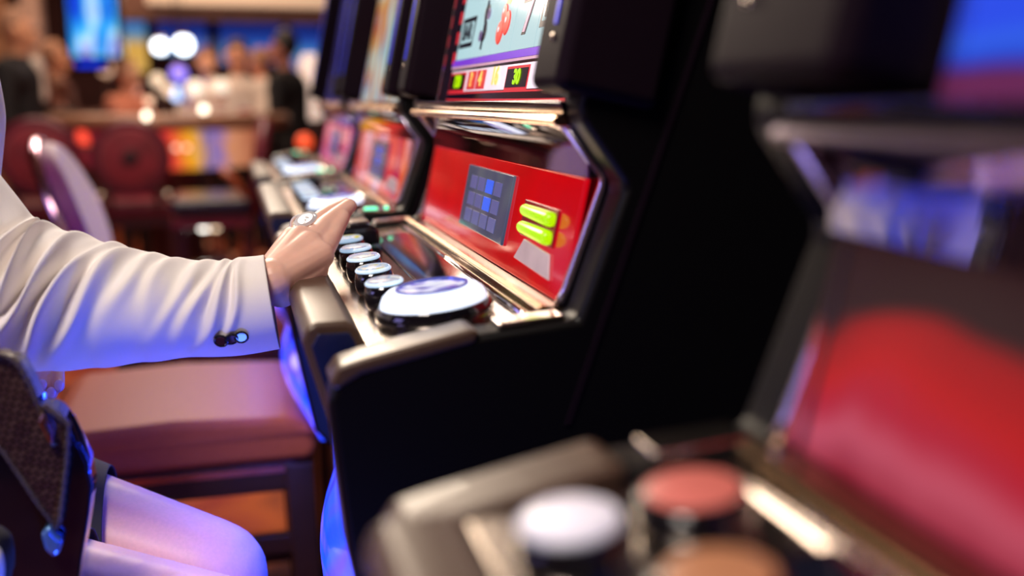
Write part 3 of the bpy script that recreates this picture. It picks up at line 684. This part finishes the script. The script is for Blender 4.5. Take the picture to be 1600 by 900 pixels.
# ring with stones
rc = P(479, 347, .952); d1 = (P(489, 352, .976)-P(467, 371, .940)).normalized(); tocam = (CAM-rc).normalized()
side = d1.cross(tocam).normalized(); upn = side.cross(d1).normalized()
silver = mat('silver_ring', (.92, .90, .90), .35, .5)
rb = MB(); 
rb.tube([rc-upn*.0065+(side*math.cos(2*PI*i/24)+upn*math.sin(2*PI*i/24))*.0105 for i in range(24)], .0014, 8, True)
ringo = rb.build('ring', silver, woman, smooth=True)
upn = (tocam*.85+Vector((-.15, 0, .5))).normalized(); top = rc+upn*.0045
axis2 = (P(495, 339, .953)-P(463, 357, .953)); axis2 = (axis2-upn*axis2.dot(upn)).normalized()
cross2 = upn.cross(axis2).normalized()
rr = MB().lathe([(.0005, -.001), (.0080, -.0005), (.0078, .0014), (.0050, .0030), (0, .0036)], top, upn, 24, 1.0, 1.0)
for v in rr.bm.verts:
    dd = v.co-top; a_ = dd.dot(axis2); c2 = dd.dot(cross2); v.co = top+axis2*a_*1.45+cross2*c2*.92+upn*dd.dot(upn)
rr.build('ring_setting', silver, ringo)
gem = mat('clear_stone', (.95, .93, .95), .15, .25, coat=1)
for i in range(11):
    aa = random.uniform(-.009, .009); cc = random.uniform(-.004, .004)*(1-abs(aa)/.012)
    MB().lathe([(.0004, 0), (.0017, .0006), (.0010, .0015), (0, .0016)], top+axis2*aa+cross2*cc+upn*(.0026-abs(aa)*.2), (upn+Vector((random.uniform(-.3, .3), random.uniform(-.3, .3), random.uniform(-.3, .3)))), 6).build('gem', gem, ringo)
nail = mat('pale_nail', (.85, .62, .66), .12, coat=1)
for (u_, v_) in ((66, 601), (80, 614), (92, 602)):
    c = P(u_, v_, .9605)
    MB().ball(c, .0058, 14, .75, .42, (P(u_, v_-10, .9605)-c)).build('fingernail', nail, woman, smooth=True)
c = P(549, 321, .9835)
rebase(woman)
# tights: legs share the body surface; give the leg faces their own material slot
bodyo.data.materials.append(TIGHTS)
for p in bodyo.data.polygons:
    if p.center.z < .79 and p.center.x > -.2 and p.center.y < 1.1: p.material_index = 1

# ------------------------------------------------------------ handbag
PATENT = mat('black_patent', (.006, .005, .007), .06, coat=1)
def woven():
    m = bpy.data.materials.new('woven_leather'); m.use_nodes = True; nt = m.node_tree; n = nt.nodes; bs = n['Principled BSDF']
    tc = n.new('ShaderNodeTexCoord'); mp = n.new('ShaderNodeMapping'); mp.inputs['Rotation'].default_value = (0, .5, 0)
    br = n.new('ShaderNodeTexBrick'); br.inputs['Scale'].default_value = 70; br.inputs['Mortar Size'].default_value = .04
    br.inputs['Color1'].default_value = (.10, .05, .03, 1); br.inputs['Color2'].default_value = (.05, .02, .018, 1); br.inputs['Mortar'].default_value = (.004, .003, .003, 1)
    rx = n.new('ShaderNodeMapping'); rx.inputs['Rotation'].default_value = (PI/2, 0, 0)
    nt.links.new(tc.outputs['Object'], mp.inputs['Vector']); nt.links.new(mp.outputs['Vector'], rx.inputs['Vector']); nt.links.new(rx.outputs['Vector'], br.inputs['Vector'])
    nt.links.new(br.outputs['Color'], bs.inputs['Base Color']); bs.inputs['Roughness'].default_value = .22; bs.inputs['Coat Weight'].default_value = .5
    bp = n.new('ShaderNodeBump'); bp.inputs['Strength'].default_value = 1; bp.inputs['Distance'].default_value = .002; bp.invert = True
    nt.links.new(br.outputs['Fac'], bp.inputs['Height']); nt.links.new(bp.outputs['Normal'], bs.inputs['Normal'])
    return m
bag = empty('handbag', P(40, 930, .725), 'black patent handbag with woven flap and metal clasp on the woman\'s lap', 'handbag')
def outline(pts, y0, y1, bow=0):
    bmx = MB(); n = len(pts)
    fr_ = [P(u, v, y0) for u, v in pts]; bk = [f+Vector((0, y1-y0, 0)) for f in fr_]
    bmx._add(fr_+bk, [tuple(range(n)), tuple(range(2*n-1, n-1, -1))]+[(i, i+n, (i+1) % n+n, (i+1) % n) for i in range(n)])
    return bmx
outline([(-90, 560), (0, 556), (32, 566), (50, 600), (66, 638), (80, 636), (94, 644), (110, 664), (138, 722), (145, 760), (140, 805), (128, 880), (118, 960), (-90, 960)], .735, .760).build('bag_body', PATENT, bag, bevel=.010, seg=4)
outline([(-90, 552), (0, 552), (28, 560), (44, 598), (62, 638), (76, 636), (107, 662), (104, 715), (96, 790), (90, 830), (62, 792), (0, 700), (-90, 640)], .727, .737).build('bag_flap', woven(), bag, bevel=.003)
braid = mat('braided_edge', (.07, .045, .04), .2, .3, bump=1, scale=700)
def edge(ptl, r=.0022, y=.726):
    pts_ = []
    for (u0, v0), (u1, v1) in zip(ptl, ptl[1:]):
        m_ = max(2, int(math.hypot(u1-u0, v1-v0)/5))
        for i in range(m_): pts_.append(P(u0+(u1-u0)*i/m_, v0+(v1-v0)*i/m_, y))
    rs = [r*(1+.25*math.sin(i*2.2)) for i in range(len(pts_))]
    MB().tube(pts_, rs, 8).build('braided_trim', braid, bag, smooth=True)
edge([(-20, 553), (8, 556), (28, 568), (46, 600), (62, 640), (86, 700)])
edge([(68, 634), (106, 662), (104, 715), (96, 790), (90, 828)])
edge([(90, 828), (62, 792), (0, 700), (-60, 655)], .0014)
cl = outline([(60, 660), (67, 645), (84, 676), (82, 695), (77, 692)], .719, .728).build('clasp', mat('rose_gold', (.75, .42, .32), .18, 1), bag, bevel=.001)
outline([(68, 664), (71, 660), (79, 678), (76, 682)], .7175, .7195).build('clasp_slot', mat('clasp_dark', (.03, .02, .02), .3), cl)
outline([(62, 835), (78, 822), (86, 838), (98, 846), (94, 862), (84, 874), (70, 862)], .723, .736).build('blue_reflection', mat('blue_reflection_paint', (.12, .28, .6), .05, .5, coat=1), bag, bevel=.003)  # reflection of blue light on the bag, painted as a raised blue piece
rebase(bag)

# ------------------------------------------------------------ background: chairs, gaming table, people, screens
M_VELVET = mat('crimson_velvet', (.30, .02, .035), .6, scale=12, var=.35, sheen=.4)
M_VRIM = mat('dark_crimson_rim', (.16, .008, .025), .4, coat=.2)
M_FRAME = mat('dark_lacquer', (.05, .010, .014), .3, coat=.4)
def round_chair(c, y, label, tilt=0, ang=0):
    r = empty('round_back_chair', (c.x, y, 0), label, 'chair', 'round-backed chairs at the gaming table')
    x, z = c.x, c.z; R_ = .178*y/5
    MB().lathe([(R_*.80, 0), (R_*.93, .0), (R_, .018), (R_, .042), (R_*.93, .06), (0, .06)], (x, y, z), (0, -1, 0), 40).build('backrest', M_VRIM, r, smooth='auto', angle=.5)
    MB().lathe([(R_*.80, .055), (R_*.74, .070), (R_*.4, .082), (0, .084)], (x, y, z), (0, -1, 0), 40).build('back_cushion', M_VELVET, r, smooth='auto')
    MB().lathe([(R_*.26, .075), (R_*.18, .088), (0, .090)], (x, y, z), (0, -1, 0), 20).build('back_medallion', mat('medallion', (.05, .008, .01), .5), r, smooth='auto')
    sz = .60
    MB().box((x-.185, y-.02, sz-.035), (x+.185, y+.36, sz+.035)).build('seat', M_VRIM, r, bevel=.02, seg=3)
    MB().box((x-.18, y-.01, sz-.085), (x+.18, y+.35, sz-.036)).build('apron', M_FRAME, r)
    for sx in (-1, 1):
        MB().tube([(x+sx*.10, y-.02, sz), (x+sx*.12, y-.03, z-R_*.75)], .014, 8).build('back_post', M_FRAME, r, smooth=True)
        for sy in (0, 1): MB().box((x+sx*.16-.02, y+sy*.31, 0), (x+sx*.16+.02, y+sy*.31+.04, sz-.08)).build('leg', M_FRAME, r, bevel=.003)
        MB().ball((x+sx*.15, y-.02, sz+.055), .025).build('corner_cap', mat('pale_chrome', (.85, .75, .65), .15, 1), r, smooth=True)
    MB().box((x-.16, y, .25), (x+.16, y+.03, .28)).build('stretcher', M_FRAME, r)
    return rebase(r)
round_chair(P(62, 244, 5), 5.0, 'left round-backed crimson chair, partly behind the purple stool back')
round_chair(P(206, 246, 5), 5.0, 'right round-backed crimson chair, whole disc in view')
# dark chair to the right, seen from the side
def side_chair():
    r = empty('side_chair', (-.04, 4.2, 0), 'dark chair with thin red back seen side-on, beside the slot machines', 'chair')
    MB().box((-.24, 4.0, .66), (.06, 4.42, .73)).build('seat', mat('black_vinyl', (.02, .012, .025), .3, coat=.3), r, bevel=.02, seg=3)
    MB().box((-.24, 3.99, .62), (.06, 4.43, .655)).build('apron', M_VRIM, r)
    MB().tube([(.07, 4.05, .66), (.10, 4.05, .85), (.13, 4.05, 1.03)], .022, 8).build('back_post', M_VRIM, r, smooth=True)
    MB().tube([(.07, 4.40, .66), (.10, 4.40, .85), (.13, 4.40, 1.03)], .022, 8).build('back_post', M_VRIM, r, smooth=True)
    MB().box((.10, 4.05, .86), (.135, 4.40, 1.04)).build('backrest', M_VRIM, r, bevel=.01)
    MB().tube([(-.05, 4.02, .84), (-.0, 4.02, .80), (.05, 4.02, .72)], .014, 8).build('arm_rest', mat('orange_lacquer', (.5, .1, .03), .3, coat=.5), r, smooth=True)
    for x in (-.21, .04):
        for y in (4.03, 4.39): MB().box((x-.018, y-.018, 0), (x+.018, y+.018, .63)).build('leg', M_FRAME, r, bevel=.003)
    MB().box((-.21, 4.02, .28), (.04, 4.04, .31)).build('stretcher', M_FRAME, r)
    MB().box((-.21, 4.02, .45), (.04, 4.04, .48)).build('stretcher', M_FRAME, r)
    return rebase(r)
side_chair()
# gaming table
def gaming_table():
    r = empty('gaming_table', (-.33, 6.0, 0), 'curved gaming table with padded rail and glowing red and yellow front', 'table')
    c = Vector((-.33, 6.1, 0))
    def arc(R_, z, n=28, x=.95): return [(c.x+R_*x*math.cos(PI+PI*i/n), c.y+R_*math.sin(PI+PI*i/n), z) for i in range(n+1)]
    top = MB(); a = arc(.62, .99); bq = arc(.62, .95); n = len(a)
    top._add(a+bq, [tuple(range(n)), tuple(range(2*n-1, n-1, -1))]+[(i, i+n, (i+1) % n+n, (i+1) % n) for i in range(n)])
    top.build('table_top', mat('wine_felt', (.25, .03, .05), .9), r)
    MB().tube(arc(.66, .995), .042, 10).build('padded_rail', mat('tan_rail', (.42, .20, .12), .3, coat=.4), r, smooth=True)
    f = MB(); a = arc(.56, .95); bq = arc(.50, .74)
    f._add(a+bq, [tuple(range(n)), tuple(range(2*n-1, n-1, -1))]+[(i, i+n, (i+1) % n+n, (i+1) % n) for i in range(n)])
    f.build('lit_apron', grad_art('table_front_art', [(0, '#3a0a10'), (.30, '#d83a50'), (.48, '#f04038'), (.60, '#f5b020'), (.70, '#7068c0'), (.8, '#d89068'), (.95, '#a05038')], -.72, .25, .95, 'X'), r)
    MB().lathe([(.30, 0), (.30, .04), (.16, .10), (.14, .74)], (c.x, c.y-.1, 0), seg=24).build('pedestal', M_FRAME, r, smooth='auto')
    return rebase(r)
gaming_table()
# chip stacks and glasses on the table
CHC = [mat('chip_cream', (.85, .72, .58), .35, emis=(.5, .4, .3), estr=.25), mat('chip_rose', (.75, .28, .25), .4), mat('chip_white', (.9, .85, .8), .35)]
CHIPS = [(285, 168, .10), (305, 166, .13), (322, 165, .16), (343, 166, .12), (362, 164, .15), (383, 166, .11), (404, 170, .08)]
WORD = ['leftmost', 'second from left', 'third from left', 'middle', 'third from right', 'second from right', 'rightmost']
for i, (u_, v_, hh) in enumerate(CHIPS):
    p = P(u_, v_, 5.92)
    base = .991
    r = empty('chip_stack', (p.x, 5.92, base), 'pale stack of chips on the gaming table rail side, %s of seven' % WORD[i], 'chips', 'chip stacks on the gaming table')
    nch = 5
    for q in range(nch):
        MB().lathe([(.030, 0), (.032, .002), (.032, hh/nch-.003), (.030, hh/nch-.001)], (p.x+random.uniform(-.002, .002), 5.92, base+q*hh/nch), seg=14).build('chip_group', CHC[(q+i) % 3 if i % 2 else 0], r, smooth='auto')
    rebase(r)
# bokeh lamps: small bright globes on stems
def globe(u, v, y, r, col, st, label, name='lamp', cat='lamp', group=None, stem=True, down=True):
    c = P(u, v, y)
    o = empty(name, (c.x, c.y, c.z), label, cat, group)
    MB().ball(c, r, 16).build('globe', mat('globe_%02x%02x%02x_%d' % (int(col[0]*255), int(col[1]*255), int(col[2]*255), int(st*10)), col, .3, emis=col, estr=st), o, smooth=True)
    MB().lathe([(r*.5, r*.8), (r*.6, r*.9), (r*.6, r*1.2), (r*.3, r*1.35)] if down else [(r*.6, -r*1.35), (r*.6, -r*1.1), (r*.5, -r*.8)], c, seg=12).build('socket', M_GOLD, o, smooth='auto')
    if stem:
        z1 = ZC if down else 0
        MB().tube([c+Vector((0, 0, r*1.3 if down else -r*1.3)), (c.x, c.y, z1)], .004, 6).build('stem', M_FRAME, o, smooth=True)
    return rebase(o)
WARMW = (1, .85, .65)
globe(250, 72, 7.5, .050, (.85, .92, 1), 5, 'left of two round bluish-white hanging lamps')
globe(287, 70, 7.5, .060, (.80, .90, 1), 6, 'right, larger of two round bluish-white hanging lamps')
globe(279, 115, 7.9, .060, (.30, .22, .95), 1.3, 'round violet lamp hanging in the middle distance')
globe(278, 146, 8.3, .055, (.45, .62, 1), 2.6, 'pale blue lamp directly under the violet one')
globe(230, 181, 5.375, .020, WARMW, 5, 'small warm lamp just above the right round chair', down=False, stem=True)
globe(233, 158, 5.28, .020, (1, .6, .4), 1.6, 'dim peach lamp above the small warm one', down=False, stem=True)
globe(318, 171, 5.3, .020, WARMW, 4.5, 'small cream lamp at the front of the gaming table', down=False, stem=True)
globe(412, 199, 5.0, .018, (1, .7, .5), 2.2, 'small peach lamp at the right end of the gaming table', down=False, stem=True)
globe(318, 352, 4.6, .026, (1, .95, .85), 5, 'bright white round light low between the chair legs, left of a pair', down=False, stem=True)
globe(336, 352, 4.7, .024, (1, .75, .5), 2.5, 'dimmer amber light low between the chair legs, right of a pair', down=False, stem=True)
globe(135, 213, 5.80, .050, (1, .08, .04), 1.3, 'round red light between the two round-backed chairs', down=False, stem=False)
globe(476, 222, 4.2, .035, (1, .10, .03), .8, 'small red light beside the farthest slot machine', down=False, stem=True)
globe(275, 231, 5.535, .014, (1, .55, .4), 2.0, 'left of two small rosy lights under the table front', down=False, stem=False)
globe(292, 231, 5.54, .014, (1, .5, .4), 2.0, 'right of two small rosy lights under the table front', down=False, stem=False)

for u_, v_, y_, rr_, col_, st_, lb in ((165, 108, 7.7, .050, (1, .62, .42), .9, 'peach round light under the cyan screen, between two heads'),
        (208, 138, 7.25, .042, (1, .50, .38), .7, 'rosy round light above the left part of the gaming table'),
        (246, 126, 7.45, .045, (1, .80, .58), .9, 'cream round light left of the violet lamp'),
        (262, 142, 6.5, .036, (1, .74, .52), .9, 'small cream light low left of the pale blue lamp'),
        (305, 140, 7.0, .060, (1, .84, .68), 1.1, 'large cream round light right of the pale blue lamp'),
        (345, 136, 6.5, .045, (1, .86, .70), 1.0, 'cream round light in front of the dealer')):
    globe(u_, v_, y_, rr_, col_, st_, lb, down=False)
# screens
def screen(u0, v0, u1, v1, y, artm, label, name='wall_screen', th=.06, cat='screen'):
    a, c = P(u0, v1, y), P(u1, v0, y)
    o = empty(name, ((a.x+c.x)/2, y, a.z), label, cat)
    MB().box((a.x-.03, y, a.z-.03), (c.x+.03, y+th, c.z+.03)).build('casing', M_GLOSS, o, bevel=.005)
    MB().box((a.x, y-.006, a.z), (c.x, y, c.z)).build('display', artm, o)
    return rebase(o)
A_CYAN = art('cyan_show', [(.3, '#1030d0'), (.42, '#2090f0'), (.52, '#50c8ff'), (.62, '#c8e8ff'), (.72, '#7058e0')], scale=(1.8, 1, .5), nscale=6, detail=1, estr=1.1)
A_BLUE = grad_art('blue_wall_art', [(0, '#6a6aa8'), (.35, '#5090c8'), (.7, '#2850b0'), (1, '#182878')], 1.45, 1.75, .9)
A_YEL = grad_art('yellow_panel_art', [(0, '#b07040'), (.2, '#e8b860'), (.7, '#e8b050'), (.82, '#80a0a8'), (1, '#3878c0')], 1.25, 1.80, .85)
screen(112, -60, 176, 88, 6.6, A_CYAN, 'tall bright cyan screen hanging at upper left', 'hanging_screen')
screen(120, 92, 162, 104, 6.7, mat('deep_blue_glow', (0, .02, .4), .3, emis=(.0, .04, .95), estr=1), 'deep blue lit sign just under the cyan screen', 'lit_sign', cat='sign')
screen(246, 26, 322, 84, 9.94, A_BLUE, 'blue wall screen behind the bluish-white lamps')
screen(345, 26, 440, 100, 9.94, A_BLUE, 'blue wall screen behind the dark-haired dealer')
screen(456, 36, 500, 110, 9.94, A_BLUE, 'narrow blue wall screen beside the standing figure')
screen(184, 24, 226, 112, 9.94, A_YEL, 'glowing yellow wall panel with blue top', 'light_box', cat='light box')
# bulkhead, column
def bulk():
    a, c = P(150, 28, 8.6), P(520, 0, 8.6)
    o = MB().box((a.x, 8.6, a.z), (XR, 8.9, ZC)).build('trim_1', mat('bulkhead_wood', (.20, .085, .05), .5, scale=5, var=.3), None)
    struct(o)
    a = P(230, 5, 8.5)
    struct(MB().box((a.x, 8.45, a.z), (XR, 8.6, a.z+.09)).build('trim_2', mat('cove_light', (.9, .7, .5), .5, emis=(1, .72, .5), estr=.3)))
bulk()
for u0, u1, y, c, nm in ((-60, 14, 8.0, (.32, .15, .07), 'left'), (42, 72, 8.4, (.55, .36, .28), 'right')):
    a, bq = P(u0, 158, y), P(u1, 158, y)
    o = empty('column', ((a.x+bq.x)/2, y+.1, 0), 'tall brown column at the left edge' if nm == 'left' else 'slim tan column behind the man in black', 'column')
    MB().box((a.x, y, .12), (bq.x, y+.25, ZC-.12)).build('shaft', mat('column_'+nm, c, .5, scale=4, var=.2), o, bevel=.01)
    MB().box((a.x-.03, y-.03, 0), (bq.x+.03, y+.28, .12)).build('base', M_FRAME, o, bevel=.01)
    rebase(o)
# people in the hall
def figure(x, y, z0, hgt, face, label, top, trouser, hair, skin=(.75, .38, .24), seated=False, shirt=None, lean=0, arms=0):
    r = empty('person', (x, y, 0), label, 'person')
    s = hgt/1.72; f = Vector((math.cos(face), math.sin(face), 0)); l = Vector((-f.y, f.x, 0)); O = Vector((x, y, 0))
    zh = (.62 if seated else .92*s)
    H = O+Vector((0, 0, zh)); CH = H+Vector((0, 0, .40*s))+f*lean; NK = CH+Vector((0, 0, .13*s))+f*lean*.3; HD = NK+Vector((0, 0, .155*s))+f*.02
    body, cl, tr = MB(), MB(), MB()
    body.cap(NK-Vector((0, 0, .06)), HD-Vector((0, 0, .05)), .055*s, .05*s).ball(HD, .105*s, 16, .80, .92).ball(HD+f*.045*s-Vector((0, 0, .05*s)), .062*s)
    body.cap(HD+f*.09*s, HD+f*.105*s-Vector((0, 0, .03*s)), .012*s, .016*s)
    for q in (-1, 1): body.ball(HD+l*q*.088*s, .022*s)
    cl.cap(H, CH, .14*s, .15*s).cap(CH-l*.12*s, CH+l*.12*s, .11*s, .11*s)
    body.cap(H, CH, .11*s, .12*s).cap(CH, NK, .1*s, .05*s)
    for q in (-1, 1):
        sh = CH+l*q*.19*s+Vector((0, 0, .06*s))
        if arms == 1: el = sh+f*.14*s-Vector((0, 0, .24*s)); wr = el+f*.23*s+Vector((0, 0, .03))-l*q*.05
        else: el = sh+l*q*.04*s-Vector((0, 0, .29*s)); wr = el+f*.08*s-Vector((0, 0, .24*s))
        cl.cap(sh, el, .066*s, .052*s).cap(el, el.lerp(wr, .93), .052*s, .040*s)
        body.cap(sh, el, .045*s, .04*s).cap(el, wr, .04*s, .03*s)
        d = (wr-el).normalized(); body.cap(wr, wr+d*.07*s, .032*s, .028*s)
        for k_ in range(4): body.cap(wr+d*.07*s+l*(k_-1.5)*.016*s, wr+d*(.13-.01*abs(k_-1.5))*s+l*(k_-1.5)*.020*s, .010*s, .008*s, 8)
        body.cap(wr+d*.02*s-l*q*.02*s, wr+d*.08*s-l*q*.05*s, .011*s, .009*s, 8)
        if seated: kn = H+f*.42*s+l*q*.10*s; an = kn+Vector((0, 0, -(zh-.10)))
        else: kn = O+l*q*.10*s+Vector((0, 0, .48*s)); an = O+l*q*.11*s+Vector((0, 0, .09))
        hp = H+l*q*.09*s
        tr.cap(hp, kn, .098*s, .068*s).cap(kn, an, .066*s, .048*s); body.cap(hp, kn, .08*s, .055*s).cap(kn, an, .05*s, .035*s)
        body.cap(an-Vector((0, 0, .05))-f*.03, an-Vector((0, 0, .055))+f*.14*s, .036*s, .030*s)
    tr.cap(H-l*.06*s, H+l*.06*s, .125*s, .125*s)
    remesh(body, 'body', mat('skin_%d' % int(skin[0]*100), skin, .5), r, .012, 2)
    remesh(cl, 'jacket' if shirt else 'shirt', top, r, .016, 3)
    remesh(tr, 'trousers', trouser, r, .016, 3)
    hm = MB().ball(HD-f*.022*s+Vector((0, 0, .03*s)), .108*s, 16, .86, .95)
    remesh(hm, 'hair', hair, r, .012, 2)
    if shirt:
        remesh(MB().cap(CH+f*.10*s+Vector((0, 0, .08*s)), CH+f*.135*s-Vector((0, 0, .12*s)), .05*s, .03*s), 'shirt_front', shirt, r, .010, 2)
    for q in (-1, 1): MB().ball(HD+f*.094*s+l*q*.034*s+Vector((0, 0, .004)), .012*s, 8).build('eye', M_INK, r, smooth=True)
    return rebase(r)
BLK = mat('black_suit', (.010, .008, .010), .7); WHT = mat('white_shirt', (.85, .72, .62), .7); PNK = mat('pink_shirt', (.75, .32, .42), .7)
ORG = mat('salmon_shirt', (.75, .26, .16), .7); BLU = mat('blue_shirt', (.06, .12, .6), .7)
HB = mat('dark_hair', (.012, .008, .008), .5); HG = mat('grey_hair', (.40, .20, .12), .6); HBr = mat('auburn_hair', (.18, .06, .03), .5)
figure(P(28, 100, 6.35).x, 6.35, 0, 1.60, -.2, 'man in black suit standing at far left, orange-lit face', BLK, BLK, HG, (.85, .40, .22), shirt=WHT)
figure(P(448, 100, 6.6).x, 6.6, 0, 1.53, 2.7, 'slim dark-haired person in black standing at the right end of the table', BLK, BLK, HB, (.55, .22, .16), arms=0)
figure(P(372, 100, 7.1).x, 7.1, 0, 1.50, -1.6, 'dark-haired dealer in a white shirt behind the gaming table', WHT, BLK, HB, (.8, .36, .22), arms=1)
figure(P(195, 110, 6.9).x, 6.9, 0, 1.36, -.5, 'person in salmon shirt under the yellow panel', ORG, BLK, HG, (.9, .5, .32), arms=1)
figure(P(322, 110, 7.8).x, 7.9, 0, 1.48, -1.2, 'person in blue shirt left of the dealer', BLU, BLK, HBr, (.85, .42, .28), arms=1)
figure(P(410, 110, 8.0).x, 8.2, 0, 1.50, 2.4, 'person in pink shirt right of the dealer', PNK, BLK, HG, (.85, .45, .38), arms=1)
figure(P(84, 110, 7.3).x, 7.3, 0, 1.48, .2, 'person in dark clothes with fair hair, right of the man in black', mat('brown_coat', (.10, .04, .03), .8), BLK, HG, (.85, .36, .2), arms=1)
figure(P(98, 150, 7.0).x, 6.9, 0, 1.25, 2.8, 'dark-clad person with auburn hair behind the left round chair', BLK, BLK, HBr, (.6, .28, .2), arms=1)
# floor lamp glow of cream beside the row
c = P(487, 140, 6.8)
o = empty('floor_lamp', (c.x, 6.8, 0), 'tall cream floor lamp just left of the farthest slot machine', 'lamp')
MB().lathe([(.05, 0), (.075, .06), (.075, .36), (.05, .42)], (c.x, 6.8, .98), seg=20).build('lamp_shade', mat('cream_shade', (.9, .75, .65), .5, emis=(.95, .68, .55), estr=.9), o, smooth='auto')
MB().tube([(c.x, 6.8, .03), (c.x, 6.8, 1.0)], .014, 8).build('pole', M_FRAME, o, smooth=True)
MB().lathe([(.14, 0), (.14, .02), (.03, .035)], (c.x, 6.8, 0), seg=20).build('base', M_FRAME, o, smooth='auto')
rebase(o)
